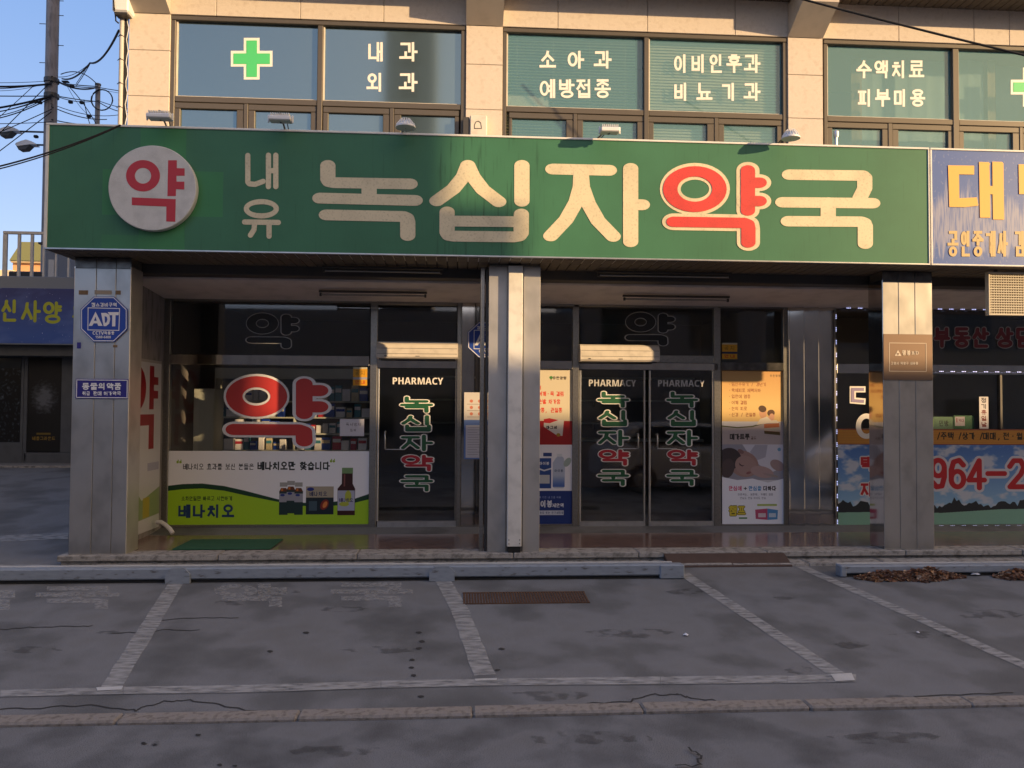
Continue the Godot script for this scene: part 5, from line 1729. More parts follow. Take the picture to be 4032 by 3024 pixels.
	ink(im, [pts([178 * k, 542 * k, 220 * k, 548 * k, 218 * k, 584 * k, 178 * k, 586 * k])], Color(.30, .54, .74))
	ink(im, [quad2(142 * k, 560 * k, 172 * k, 576 * k)], Color(.82, .76, .78))
	ink(im, [quad2(184 * k, 560 * k, 212 * k, 576 * k)], Color(.74, .79, .84))
	grain(im, .012, 5)
	var po := pboard(self, "window_poster", 2843, 1460, 3086, 2063, FRONT_Z - .0225, printed(im))
	tag(po, "tall orange and white poster with a sleeping child in the right pharmacy window", "poster")
	# ---------------- banner of the property agent, seen on both sides of the right pillar
	k = 1.25
	im = canvas(1400, 470, Color.BLACK)
	var nn := FastNoiseLite.new()
	nn.seed = 77
	nn.frequency = .006
	nn.fractal_octaves = 4
	for y in 470:
		for x in 1400:
			var t := y / 470.0
			var c := Color(.26, .43, .70).lerp(Color(.60, .76, .85), clampf((t - .15) * 1.3, 0, 1))
			var cl := clampf((nn.get_noise_2d(x, y * 1.7) - .02) * 3.2, 0, 1)
			c = c.lerp(Color(.76, .78, .82), cl * .9)
			im.set_pixel(x, y, c)
	var tree := PackedVector2Array([Vector2(0, 420)])
	for x in range(0, 1401, 12):
		tree.append(Vector2(x, 388 - (nn.get_noise_2d(x * 1.3, 5.0) + .3) * 46.0 - (nn.get_noise_2d(x * 7.0, 50.0) + .3) * 16.0 - (24 if (x > 560 and x < 590) or (x > 880 and x < 985) else 0)))
	tree.append(Vector2(1400, 420))
	ink(im, [tree], Color(.14, .17, .20))
	ink(im, [pts([0, 410, 300, 406, 500, 414, 800, 396, 1400, 392, 1400, 470, 0, 470])], Color(.50, .68, .60))
	for y in 78:
		im.fill_rect(Rect2i(0, y, 1400, 1), Color(.76, .53, .22) if (y / 4) % 2 else Color(.70, .48, .2))
	im.fill_rect(Rect2i(0, 0, 1400, 6), Color(.5, .24, .16))
	im.fill_rect(Rect2i(0, 74, 1400, 4), Color(.5, .24, .2))
	var word_at := func(t: String, x: float) -> void:
		print_word(im, t, (x - 3297) * k, 16, 24 * k, 36, 27 * k, 5, Color(.12, .1, .1))
	for e in [["/", 3678], ["주택", 3698], ["/", 3762], ["상가", 3782], ["/", 3846], ["매매,", 3864], ["전·월세", 3944]]:
		word_at.call(e[0], e[1])
	var digits := []
	var dg := func(ch: String, a: float, b: float) -> void:
		var x0 := (a - 3297) * k
		var w := (b - a) * k
		var y0 := 112.0 * k * 1.0 + 0.0
		var h := 128.0 * k
		y0 = (1802 - 1690) * k
		match ch:
			"9":
				digits.append(["o", x0 + w * .5, y0 + h * .33, w * .34, h * .24])
				digits.append([PackedVector2Array([Vector2(x0 + w * .84, y0 + h * .33), Vector2(x0 + w * .84, y0 + h * .6), Vector2(x0 + w * .7, y0 + h * .88), Vector2(x0 + w * .4, y0 + h * .91), Vector2(x0 + w * .17, y0 + h * .76)])])
			"6":
				digits.append(["o", x0 + w * .5, y0 + h * .67, w * .34, h * .24])
				digits.append([PackedVector2Array([Vector2(x0 + w * .83, y0 + h * .24), Vector2(x0 + w * .6, y0 + h * .09), Vector2(x0 + w * .3, y0 + h * .14), Vector2(x0 + w * .16, y0 + h * .4), Vector2(x0 + w * .16, y0 + h * .67)])])
			"4":
				digits.append([PackedVector2Array([Vector2(x0 + w * .92, y0 + h * .7), Vector2(x0 + w * .12, y0 + h * .7), Vector2(x0 + w * .66, y0 + h * .1), Vector2(x0 + w * .66, y0 + h * .94)])])
			"-":
				digits.append([PackedVector2Array([Vector2(x0 + w * .1, y0 + h * .5), Vector2(x0 + w * .9, y0 + h * .5)])])
			"2":
				digits.append([PackedVector2Array([Vector2(x0 + w * .14, y0 + h * .28), Vector2(x0 + w * .35, y0 + h * .1), Vector2(x0 + w * .7, y0 + h * .1), Vector2(x0 + w * .86, y0 + h * .3), Vector2(x0 + w * .7, y0 + h * .52), Vector2(x0 + w * .14, y0 + h * .91), Vector2(x0 + w * .88, y0 + h * .91)])])
	for e in [["9", 3652, 3722], ["6", 3726, 3798], ["4", 3798, 3874], ["-", 3874, 3956], ["2", 3958, 4036]]:
		dg.call(e[0], e[1], e[2])
	for pass_ in [[26.0, 12.0, Color(.78, .77, .80)], [26.0, 0.0, Color(.70, .12, .17)]]:
		for it in digits:
			ink(im, stroke_loops(it, pass_[0], pass_[0] * .95, pass_[1] * .95, false), pass_[2])
	for e in [["인", 3388, 1630], ["택", 3384, 1800], ["지", 3384, 1900]]:
		print_word(im, e[0], (e[1] - 3297) * k, (e[2] - 1690) * k, 60, 70, 60, 12, Color(.8, .8, .8), 6.0)
		print_word(im, e[0], (e[1] - 3297) * k, (e[2] - 1690) * k, 60, 70, 60, 12, Color(.7, .12, .17))
	grain(im, .012, 6)
	var ban := pboard(self, "window_banner", 3299, 1690, 4417, 2064, FRONT_Z - .0225, printed(im))
	tag(ban, "long banner with blue sky, a field and red telephone digits in the agent's window", "banner")
	var nm := thing("window_letter", "cream and violet half letter stuck on the agent's glass above the banner", "sticker", pz(3368, 1640, FRONT_Z - .02))
	letter(nm, "border", [[PackedVector2Array([Vector2(3396, 1533), Vector2(3358, 1533), Vector2(3358, 1577), Vector2(3396, 1580)])]], 16, 16, FRONT_Z - .022, mats.cream_vinyl, 4, true)
	letter(nm, "ring", [["o", 3412.0, 1678.0, 32.0, 40.0]], 16, 16, FRONT_Z - .022, mats.cream_vinyl, 2, true)
	letter(nm, "letter", [[PackedVector2Array([Vector2(3396, 1533), Vector2(3358, 1533), Vector2(3358, 1577), Vector2(3396, 1580)])]], 12, 12, FRONT_Z - .018, mats.violet, 0, true)
	# ---------------- poster on the return beside the left pillar
	im = canvas(300, 860, Color(.74, .74, .76))
	im.fill_rect(Rect2i(0, 0, 300, 14), Color(.6, .58, .56))
	ink(im, stroke_loops(["o", 95.0, 145.0, 62.0, 100.0], 44.0, 40.0, 0.0, true), Color(.55, .06, .10))
	for l in [quad2(205, 30, 240, 250), quad2(238, 85, 275, 125), quad2(238, 155, 275, 195), quad2(60, 275, 245, 330), quad2(205, 325, 245, 450)]:
		ink(im, [l], Color(.55, .06, .10))
	ink(im, [pts([0, 640, 80, 600, 160, 700, 300, 650, 300, 790, 0, 800])], Color(.52, .58, .42))
	ink(im, [quad2(170, 690, 220, 790)], Color(.66, .6, .25))
	ink(im, [quad2(200, 520, 290, 560)], Color(.6, .6, .68))
	grain(im, .02, 7)
	var za := -.36
	var zb := -1.5
	var xx := -3.545
	var ya := 1.99
	var side := board(self, "side_poster", Vector3(xx, pz(560, 1400, za).y, za), Vector3(xx, pz(560, 1400, za).y, zb), Vector3(xx, .15, zb), Vector3(xx, .15, za), printed(im, .35))
	tag(side, "white poster with red lettering on the return wall beside the left pillar", "poster")
	# ---------------- handwritten note, yellow stickers and door notices
	im = canvas(200, 140, Color(.78, .77, .80))
	print_word(im, "독서방제", 50, 30, 26, 28, 32, 2.4, Color(.35, .34, .36))
	print_word(im, "입하", 85, 80, 20, 22, 28, 2.4, Color(.35, .34, .36))
	var note := pboard(self, "paper_note", 1338, 1650, 1434, 1717, FRONT_Z - .021, printed(im, .8))
	tag(note, "white handwritten note stuck on the left shop window above the banner", "note")
	for e in [[1390, 1446, 1446, 1518, "yellow and white sticker in the upper corner of the left shop window"], [2843, 1350, 2903, 1414, "yellow and blue sticker in the pane above the right poster"]]:
		im = canvas(96, 128, Color(.80, .58, .10))
		im.fill_rect(Rect2i(0, 0, 96, 12), Color(.7, .68, .6))
		im.fill_rect(Rect2i(0, 70, 96, 16), Color(.6, .6, .65) if e[0] < 2000 else Color(.1, .13, .3))
		print_word(im, "공지", 14, 22, 28, 34, 38, 4, Color(.55, .4, .08))
		print_word(im, "안내", 14, 92, 28, 26, 38, 4, Color(.7, .25, .08))
		var sk := pboard(self, "window_sticker", e[0], e[1], e[2], e[3], FRONT_Z - .021, printed(im, .6))
		tag(sk, e[4], "sticker")
	im = canvas(110, 460, Color(.78, .76, .74))
	im.fill_rect(Rect2i(0, 190, 110, 270), Color(.36, .47, .70))
	im.fill_rect(Rect2i(10, 226, 100, 224), Color(.76, .75, .78))
	for i in 12:
		im.fill_rect(Rect2i(20, 240 + i * 17, 80 - (i * 13) % 30, 3), Color(.55, .54, .58))
	for i in 3:
		ink(im, [oval(40, 60 + i * 44, 9, 11)], Color(.75, .45, .36))
		ink(im, [oval(86, 60 + i * 44, 9, 11)], Color(.75, .45, .36))
		im.fill_rect(Rect2i(16, 80 + i * 44, 90, 3), Color(.5, .45, .42))
	var dn := pboard(self, "wall_notice", 1827, 1545, 1905, 1808, FRONT_Z + .006, printed(im, .7))
	tag(dn, "white and blue paper notices on the steel wall beside the left shop door", "notice")
	im = canvas(90, 330, Color(.78, .76, .76))
	for i in 5:
		print_word(im, "정기휴일날"[i], 18, 12 + i * 62, 54, 52, 60, 8, Color(.45, .2, .2) if i > 1 else Color(.25, .22, .24))
	var hol := pboard(self, "hanging_notice", 3856, 1562, 3892, 1688, FRONT_Z - .02, printed(im, .7))
	tag(hol, "narrow white vertical notice with red writing in the agent's window", "notice")
	im = canvas(220, 100, Color(.40, .54, .40))
	ink(im, [quad2(6, 20, 40, 80)], Color(.55, .7, .3))
	print_word(im, "민방", 90, 30, 40, 46, 48, 6, Color(.2, .25, .2))
	var c1 := pboard(self, "green_card", 3660, 1641, 3752, 1690, FRONT_Z - .06, printed(im, .6))
	tag(c1, "pale green card standing on the ledge behind the agent's banner", "card")
	im = canvas(220, 150, Color(.16, .38, .22))
	ink(im, [quad2(14, 12, 120, 110)], Color(.72, .68, .70))
	print_word(im, "억대", 54, 36, 26, 34, 30, 4, Color(.5, .3, .35))
	im.fill_rect(Rect2i(30, 28, 9, 46), Color(.6, .14, .16))
	var c2 := pboard(self, "green_card", 3755, 1636, 3836, 1692, FRONT_Z - .065, printed(im, .6))
	tag(c2, "dark green card with a white panel behind the agent's banner", "card")

func more_materials() -> void:
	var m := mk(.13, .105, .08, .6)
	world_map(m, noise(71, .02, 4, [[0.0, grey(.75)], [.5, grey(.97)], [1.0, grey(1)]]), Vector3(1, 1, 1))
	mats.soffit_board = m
	m = mk(.20, .19, .18, .3, .9)
	world_map(m, noise(72, .012, 4, [[0.0, grey(.7)], [1.0, grey(1)]]), Vector3.ONE)
	mats.dark_steel = m
	mats.pale_wall = mk(.42, .46, .42, .9)
	mats.curtain = mk(.52, .72, .68, .9)
	mats.curtain_tan = mk(.55, .46, .26, .9)
	mats.teal = mk(.04, .20, .26, .5)
	mats.orange = mk(.58, .20, .05, .5)
	mats.crimson_window = mk(.50, .038, .035, .55)
	mats.grey_vinyl = mk(.48, .47, .45, .6)
	mats.dark_red = mk(.20, .03, .04, .6)
	mats.sign_yellow = mk(.66, .36, .055, .5)
	mats.faded_yellow = mk(.50, .36, .15, .55)
	mats.indigo = mk(.025, .02, .20, .4)
	mats.brown_plate = mk(.20, .135, .095, .38, .5)
	mats.plate_print = mk(.56, .48, .38, .5)
	mats.violet = mk(.26, .21, .36, .5)
	mats.car_white = mk(.70, .70, .70, .18)
	mats.car_white.clearcoat_enabled = true
	mats.car_glass = mk(.015, .018, .02, .06)
	mats.tyre = mk(.02, .02, .02, .8)
	m = mk(.33, .315, .30, .85)
	world_map(m, noise(73, .02, 4, [[0.0, grey(.8)], [1.0, grey(1)]]), Vector3.ONE * .3)
	mats.far_wall = m
	mats.far_glass = mk(.05, .06, .07, .1, .2)
	mats.house_wall = mk(.62, .34, .16, .85)
	mats.house_trim = mk(.70, .56, .34, .8)
	m = mk(.20, .20, .07, .9)
	world_map(m, noise(74, .1, 3, [[0.0, grey(.5)], [.4, grey(.95)], [1.0, grey(1)]]), Vector3(.5, 1.4, .5))
	mats.shingle = m
	m = mk(.8, .82, 1.0, .4)
	m.emission_enabled = true
	m.emission = Color(.75, .78, 1.0)
	m.emission_energy_multiplier = 0.8
	mats.led = m
	m = mk(.30, .30, .30, .9)
	m.vertex_color_use_as_albedo = true
	m.albedo_color = Color.WHITE
	m.backlight_enabled = false
	mats.leaf = m
	mats.pipe_grey = mk(.42, .40, .38, .6)
	mats.tape = mk(.20, .13, .07, .8)
	mats.tape_pale = mk(.33, .28, .22, .8)
	mats.lattice = mk(.50, .44, .33, .6)
	mats.lattice_back = mats.lattice

func street_side() -> void:
	# grey steel wheel stops
	for e in [[-1500.0, 2690.0, "long grey painted steel wheel stop along the pharmacy parking bays", [[650.0, 747.0], [1690.0, 1790.0], [-400.0, -300.0]]], [3314.0, 4700.0, "grey painted steel wheel stop half covered by fallen leaves", []]]:
		var z := .70
		var a := pz(e[0], 2260, z).x
		var b := pz(e[1], 2260, z).x
		var top := pz(1500, 2231, z).y if e[0] < 3000 else pz(3800, 2222, z - .03).y
		var g := ground_y(z)
		var w := thing("wheel_stop", e[2], "wheel stop", Vector3((a + b) / 2, g, z - .05), "wheel stops")
		box(w, "beam", Vector3(a, g + .035, z - .1), Vector3(b, top, z), mats.rail_paint, .012)
		box(w, "top_lip", Vector3(a, top - .012, z - .135), Vector3(b - .08, top + .006, z - .101), mats.white_paint, .003)
		box(w, "foot", Vector3(a, g - .02, z - .09), Vector3(b, g + .034, z - .03), mats.rubber)
		for k in e[3]:
			var xa := pz(k[0], 2270, z + .02).x
			var xb := pz(k[1], 2270, z + .02).x
			var st := begin()
			var hh := top - g
			add_prism(st, PackedVector2Array([Vector2(0, 0), Vector2(xb - xa, 0), Vector2(xb - xa, hh * .62), Vector2((xb - xa) * .78, hh * .98), Vector2((xb - xa) * .22, hh * .98), Vector2(0, hh * .62)]), 0.022, -.02)
			put(w, "clamp_plate", st.commit(), mats.rail_paint, Vector3(xa, g + .003, z))
		if e[0] < 3000:
			var xa := pz(2598, 2270, z).x
			box(w, "end_cap", Vector3(xa, g + .004, z - .11), Vector3(b + .012, top - .004, z + .012), mats.rail_paint, .01)
		else:
			box(w, "end_cap", Vector3(a - .012, g + .004, z - .11), Vector3(a + .05, top + .003, z + .008), mats.rail_paint, .01)
	# rubber ramp up to the platform
	var st := begin()
	var ra := pg(2620, 2218).x
	var rb := pg(3100, 2218).x
	var rz := .30
	add_prism(st, PackedVector2Array([Vector2(0.067, .0), Vector2(rz, ground_y(rz) - .002), Vector2(rz, ground_y(rz) + .01), Vector2(.09, FLOOR_Y - .012), Vector2(.067, FLOOR_Y - .012)]), 0.0, -(rb - ra))
	var ramp := put(self, "kerb_ramp", st.commit(), mats.ramp, Vector3(ra, 0, 0))
	ramp.rotation.y = -PI / 2
	tag(ramp, "dark brown rubber ramp laid against the platform before the double door", "ramp")
	# fallen leaves
	leaves("fallen_leaves", "brown heap of fallen leaves against the right wheel stop", 3370, 3800, 900)
	leaves("fallen_leaves", "second brown heap of fallen leaves further along the right wheel stop", 3915, 4250, 700)
	for e in [[2700, 2503, 14, "crumpled scrap of white paper on the asphalt of the second parking bay"], [3840, 2266, 30, "crumpled white tissue between the two heaps of leaves"], [3615, 2493, 9, "thin white cigarette stub on the asphalt beside the last bay line"]]:
		var p := pg(e[0], e[1])
		st = begin()
		var s: float = e[2] / FOCAL * 7.0
		var ring := []
		for i in 9:
			ring.append(Vector3(cos(TAU * i / 9) * s * rng.randf_range(.5, 1.0), rng.randf_range(0.0, s * .25), sin(TAU * i / 9) * s * rng.randf_range(.5, 1.0)))
		var tip := Vector3(0, s * .6, 0)
		for i in 9:
			tri(st, ring[i], ring[(i + 1) % 9], tip, ((ring[(i + 1) % 9] - ring[i]).cross(tip - ring[i]) * -1.0).normalized())
		var l := put(self, "paper_scrap", st.commit(), mats.white_vinyl, p + Vector3(0, .004, 0))
		tag(l, e[3], "litter")

func leaves(called: String, label: String, x0: float, x1: float, count: int) -> void:
	var st := begin()
	var o := pg((x0 + x1) / 2, 2290)
	var tones := [Color(.13, .06, .03), Color(.20, .095, .045), Color(.09, .045, .028), Color(.26, .15, .08), Color(.16, .08, .05), Color(.34, .24, .16)]
	for i in count:
		var u := rng.randf()
		var px := lerpf(x0, x1, u)
		var mass := sin(PI * clampf(u * 1.02, 0, 1)) * (.75 + .25 * sin(u * 11.0))
		var v := pow(rng.randf(), 1.4)
		var z := .715 + v * .16 * (.3 + mass)
		var x := pz(px, 2270, z).x
		var y := ground_y(z) + .004 + (1.0 - v) * .12 * mass * sqrt(rng.randf())
		var s := rng.randf_range(.018, .042)
		var t := Basis.from_euler(Vector3(rng.randf_range(-.9, .9), rng.randf() * TAU, rng.randf_range(-.9, .9)))
		var c: Color = tones[rng.randi() % tones.size()]
		c = c * rng.randf_range(1.1, 2.0)
		st.set_color(c)
		var p := Vector3(x, y, z) - o
		var q := [Vector3(-s, 0, 0), Vector3(-s * .2, s * .25, s * .55), Vector3(s, .1 * s, 0), Vector3(-s * .1, s * .22, -s * .55), Vector3(0, -.1 * s, 0)]
		for k in [[0, 1, 4], [1, 2, 4], [2, 3, 4], [3, 0, 4]]:
			var a: Vector3 = p + t * q[k[0]]
			var b: Vector3 = p + t * q[k[1]]
			var d: Vector3 = p + t * q[k[2]]
			var n := (b - a).cross(d - a).normalized()
			tri(st, a, b, d, n if n.y > 0.0 else -n)
	var l := put(self, called, st.commit(), mats.leaf, o)
	l.set_meta("kind", "stuff")
	tag(l, label, "leaves")

# ================================================================ the side street on the left
func neighbour() -> void:
	var z := -6.6
	var gy := ground_y(z)
	var n := thing("neighbour_shop", "low grey shop with a flat roof across the side alley", "building", Vector3(-9, gy, z))
	var r := rect(-400, 1086, 330, 1136, z)
	var x0: float = r[0]
	var x1: float = r[2] + 1.2
	box(n, "roof_fascia", Vector3(x0, r[1], z - 4), Vector3(x1, r[3], z + .02), mats.grey_fascia, .01)
	box(n, "wall", Vector3(x0, gy - .3, z - 4), Vector3(x1, r[1] - .003, z - .9), mats.grey_door)
	var d := rect(95, 1402, 300, 1847, z - .5)
	box(n, "lintel", Vector3(x0, pz(150, 1402, z - .1).y, z - .9), Vector3(x1, pz(150, 1358, z - .1).y, z - .1), mats.grey_door, .01)
	var door := part(n, "door", Vector3(d[0] + .4, gy, z - .5))
	for e in [[92, 1390, 106, 1840], [240, 1400, 300, 1782], [92, 1782, 300, 1845], [80, 1390, 91, 1845]]:
		pbox(door, "frame", e[0], e[1], e[2], e[3], z - .5, .06, mats.grey_door, .005)
	pbox(n, "shop_pane", -300, 1390, 80, 1740, z - .55, .02, mats.far_glass)
	pbox(n, "dado", -300, 1742, 80, 1845, z - .5, .06, mats.grey_door, .005)
	box(n, "pavement", Vector3(x0, gy - .4, z - .9), Vector3(x1, gy + .02, z + .1), mats.ledge)
	# poster on the door: a dark sheet with a pale smudge and yellow lettering
	var im := canvas(280, 760, Color(.05, .055, .065))
	var nn := FastNoiseLite.new()
	nn.seed = 31
	nn.frequency = .02
	nn.fractal_octaves = 3
	for y in range(40, 460):
		for x in 280:
			var e := 1.0 - Vector2((x - 140) / 120.0, (y - 330) / 150.0).length()
			var v := clampf(e * 1.4 + nn.get_noise_2d(x, y * 1.5) * .5, 0, 1) * .34
			im.set_pixel(x, y, Color(.06 + v * .9, .065 + v * .95, .08 + v))
	print_word(im, "배틀그라운드", 50, 640, 28, 30, 32, 5, Color(.5, .40, .14))
	im.fill_rect(Rect2i(84, 610, 116, 16), Color(.42, .35, .12))
	var gp := pboard(self, "door_poster", 106, 1404, 240, 1778, z - .52, printed(im, .5))
	tag(gp, "dark poster with a pale smudge and yellow lettering on the grey door", "poster")
	im = canvas(360, 560, Color(.045, .05, .06))
	for y in 560:
		for x in 360:
			var v := clampf(absf(nn.get_noise_2d(x * .9 + 500, y * .7)) * 1.6 - .35, 0, 1) * .45
			im.set_pixel(x, y, Color(.05 + v * .8, .055 + v * .9, .07 + v))
	var gq := pboard(self, "window_picture", -140, 1450, 78, 1738, z - .545, printed(im, .4))
	tag(gq, "dark window picture with pale wisps beside the grey door", "poster")
	# blue banner above
	im = canvas(900, 470, Color.BLACK)
	for y in 470:
		for x in 900:
			var c := Color(.02, .035, .17).lerp(Color(.03, .09, .36), clampf(y / 470.0 * 1.3 - .1, 0, 1))
			var g := clampf(nn.get_noise_2d(x * .12, y * .3 + x * .05) * 1.5, 0, 1)
			c = c.lerp(Color(.12, .2, .5), g * .35)
			im.set_pixel(x, y, c.linear_to_srgb())
	var sr := RandomNumberGenerator.new()
	sr.seed = 4
	for i in 60:
		ink(im, [oval(sr.randf() * 900, sr.randf() * 470, sr.randf_range(1, 3), sr.randf_range(1, 3))], Color(.7, .75, .9))
	# 900 px span 435 photograph pixels from x = -100
	var q := 900.0 / 435.0
	var items := []
	for e in [["신", 2, 68], ["사", 80, 160], ["양", 165, 243], ["의", 284, 345]]:
		var y0: float = {"신": 1180.0, "사": 1182.0, "양": 1186.0, "의": 1186.0}[e[0]]
		items = in_rect(syllable(e[0]), Rect2((e[1] + 100) * q, (y0 - 1133) * q, (e[2] - e[1]) * q, 92 * q), 13 * q, 13 * q)
		for it in items:
			ink(im, stroke_loops(it, 13 * q, 13 * q, 0.0, false), Color(.62, .66, .18))
	var bb := thing("shop_banner", "dark blue starry shop banner with yellow green lettering across the alley", "banner", pz(120, 1355, z + .05))
	pboard(bb, "print", -100, 1135, 335, 1352, z + .1, printed(im, .5))
	pbox(bb, "panel", -102, 1133, 337, 1357, z + .095, .08, mats.grey_fascia, .004)
	# white railing on the flat roof
	var rail := thing("roof_railing", "white square section railing on the roof of the neighbouring shop", "railing", pz(120, 1088, z - .4))
	var rz := z - .35
	box(rail, "top_rail", Vector3(pz(15, 912, rz).x, pz(100, 923, rz).y, rz - .03), Vector3(pz(420, 912, rz).x, pz(100, 912, rz).y, rz + .03), mats.white_paint, .004)
	for e in [[12, 29], [70, 81], [121, 132], [169, 178], [219, 226], [268, 276], [318, 326]]:
		box(rail, "baluster", Vector3(pz(e[0], 1000, rz).x, r[3] - .01, rz - .022), Vector3(pz(e[1], 1000, rz).x, pz(100, 924, rz).y, rz + .022), mats.white_paint, .004)
	# house far behind: orange walls under a green hipped roof
	var hz := -40.0
	var h := thing("far_house", "orange walled house with a green hipped roof beyond the railing", "house", pz(150, 1090, hz))
	var hr := rect(50, 1036, 420, 1078, hz)
	box(h, "wall", Vector3(hr[0], ground_y(hz) * .3, hz - 6), Vector3(hr[2], hr[3], hz), mats.house_wall)
	var cr := rect(40, 1025, 430, 1036, hz + .3)
	box(h, "cornice", Vector3(cr[0], cr[1], hz - 6.3), Vector3(cr[2], cr[3], hz + .3), mats.house_trim, .03)
	var st := begin()
	var p0 := pz(36, 1025, hz + .4)
	var p1 := pz(440, 1025, hz + .4)
	var t0 := pz(84, 952, hz - 2.6)
	var t1 := pz(420, 952, hz - 2.6)
	t1.y = t0.y
	p1.y = p0.y
	quad(st, p0, p1, t1, t0, Vector3(0, .7, .7))
	tri(st, p0, t0, p0 + Vector3(0, 0, -6.6), Vector3(-.7, .7, 0))
	put(h, "roof", st.commit(), mats.shingle)
	h.get_node("roof").position = -org(h)
	var b2 := rect(-80, 1062, 52, 1100, hz + 1.0)
	box(h, "annex", Vector3(b2[0], 0, hz - 3), Vector3(b2[2], b2[3], hz + 1.0), mats.house_trim, .02)
	var sd := thing("roof_shed", "small grey shed with frosted glass on the roof behind the railing", "shed", pz(196, 1090, z - 2.2))
	var sr2 := rect(178, 984, 228, 1092, z - 2.2)
	box(sd, "wall", Vector3(sr2[0], sr2[1], z - 3.4), Vector3(sr2[2] + .35, sr2[3] + .1, z - 2.2), mats.grey_fascia)
	pbox(sd, "pane", 190, 1022, 213, 1092, z - 2.185, .012, mats.white_paint)
	box(sd, "roof", Vector3(sr2[0] - .1, sr2[3] + .1, z - 3.5), Vector3(sr2[2] + .5, sr2[3] + .14, z - 2.1), mats.dark_metal)
	var rl := thing("tiled_roof", "low dark tiled roof behind the railing in front of the house", "roof", pz(120, 1090, z - 3.2))
	for e in [[32, 1068, 172, 1090], [226, 1060, 300, 1092]]:
		pbox(rl, "ridge", e[0], e[1], e[2], e[3], z - 3.0, .5, mats.dark_metal, .02)
	# ---------------- poles, lamps and cables
	var pz0 := -12.0
	var pc := pz(203, 300, pz0)
	var pole := thing("utility_pole", "thick grey concrete utility pole carrying cables and two street lamps", "pole", Vector3(pc.x, ground_y(pz0), pz0))
	wire(pole, "shaft", [Vector3(pc.x, ground_y(pz0) - .2, pz0), Vector3(pc.x, 8, pz0), Vector3(pc.x - .01, 15.5, pz0)], .145, mats.concrete, 18)
	for e in [[318, 1.12], [378, 1.15]]:
		var p := pz(203, e[0], pz0)
		put(pole, "band", lathe([Vector2(.165, -.05), Vector2(.172, -.05), Vector2(.172, .05), Vector2(.165, .05)], 16), mats.dark_metal, Vector3(p.x, p.y, pz0))
	for e in [[178, 1], [248, -1], [60, 1], [95, -1], [2, 1]]:
		var p := pz(203, e[0], pz0)
		wire(pole, "step_bolt", [p + Vector3(.14 * e[1], 0, 0), p + Vector3(.29 * e[1], .0, 0)], .009, mats.dark_metal)
	wire(pole, "conduit", [Vector3(pc.x + .18, 3, pz0 + .05), Vector3(pc.x + .16, 8.2, pz0 + .05)], .016, mats.cable)
	var z2p := -16.0
	var qc := pz(386, 400, z2p)
	var qt := pz(386, 330, z2p)
	var pole2 := thing("utility_pole", "slim grey utility pole with a coil of black cable at its top", "pole", Vector3(qc.x, ground_y(z2p), z2p))
	wire(pole2, "shaft", [Vector3(qc.x, ground_y(z2p) - .2, z2p), qt], .07, mats.concrete, 14)
	put(pole2, "cap", lathe([Vector2(.085, -.05), Vector2(.085, 0), Vector2(0, .03)], 14), mats.dark_metal, qt)
	var coil := []
	var cc := pz(402, 394, z2p + .1)
	for i in 41:
		coil.append(cc + Vector3(cos(TAU * i / 20.0) * (.30 + .008 * (i / 20)), sin(TAU * i / 20.0) * .31, .01 * i / 20.0))
	wire(pole2, "cable_coil", coil, .017, mats.cable, 6)
	for e in [[0, 80, 500, 541, "upper grey street lamp head on the thick pole's arm"], [70, 147, 551, 596, "lower grey street lamp head on the thick pole's arm"]]:
		var a := pz(e[0], (e[2] + e[3]) / 2.0 + 2, pz0)
		var b := pz(e[1], (e[2] + e[3]) / 2.0 + 2, pz0)
		var lamp := thing("street_lamp", e[4], "street lamp", Vector3(pc.x, a.y, pz0))
		var L := b.x - a.x
		st = begin()
		add_prism(st, PackedVector2Array([Vector2(0, 0), Vector2(L * .12, -.03), Vector2(L * .75, .02), Vector2(L, .02), Vector2(L * .98, .06), Vector2(L * .8, .10), Vector2(L * .55, .135), Vector2(L * .3, .10), Vector2(L * .03, .045)]), .12, -.12)
		put(lamp, "housing", st.commit(), mats.lamp_white, a)
		st = begin()
		add_prism(st, PackedVector2Array([Vector2(L * .02, -.004), Vector2(L * .16, -.12), Vector2(L * .5, -.10), Vector2(L * .74, .016), Vector2(L * .12, -.033)]), .105, -.105)
		put(lamp, "lens", st.commit(), mats.dark_metal, a)
		wire(lamp, "arm", [Vector3(b.x - .06, a.y + .045, pz0), Vector3(pc.x - .15, a.y + .045, pz0)], .024, mats.dark_metal, 8)
	# bundles of cable
	var c1 := thing("cable_bundle", "tangle of black overhead cables strung between the two poles", "cables", pz(300, 340, -14))
	for e in [[[-200, 318], [203, 318], .05], [[-200, 330], [203, 322], .2], [[-250, 335], [203, 326], .12], [[203, 318], [386, 344], .06], [[203, 322], [386, 340], .02], [[386, 344], [620, 372], .03], [[386, 350], [620, 380], .05], [[-250, 372], [203, 378], .02], [[-300, 440], [203, 376], .35], [[-300, 452], [203, 380], .2], [[-300, 430], [203, 372], .28], [[-300, 470], [203, 384], .3], [[203, 372], [386, 396], .1], [[203, 374], [386, 400], .02], [[386, 396], [620, 436], .1], [[386, 400], [600, 420], .25], [[-100, 560], [203, 430], .02], [[-100, 620], [203, 318], .02], [[-140, 700], [203, 440], .0], [[-140, 580], [130, 340], .02], [[203, 300], [352, 250], .15], [[240, 292], [386, 336], -.2], [[300, 330], [352, 250], .0], [[260, 330], [386, 470], .2], [[250, 320], [380, 490], -.1], [[203, 470], [386, 490], .05], [[-200, 485], [203, 480], .03], [[200, 408], [480, 450], .15], [[330, 392], [360, 500], .1], [[203, 420], [420, 470], .1]]:
		var za: float = pz0 + .2 if e[0][0] <= 210 else lerpf(pz0, z2p, clampf((e[0][0] - 203) / 183.0, 0, 1.2)) + .1
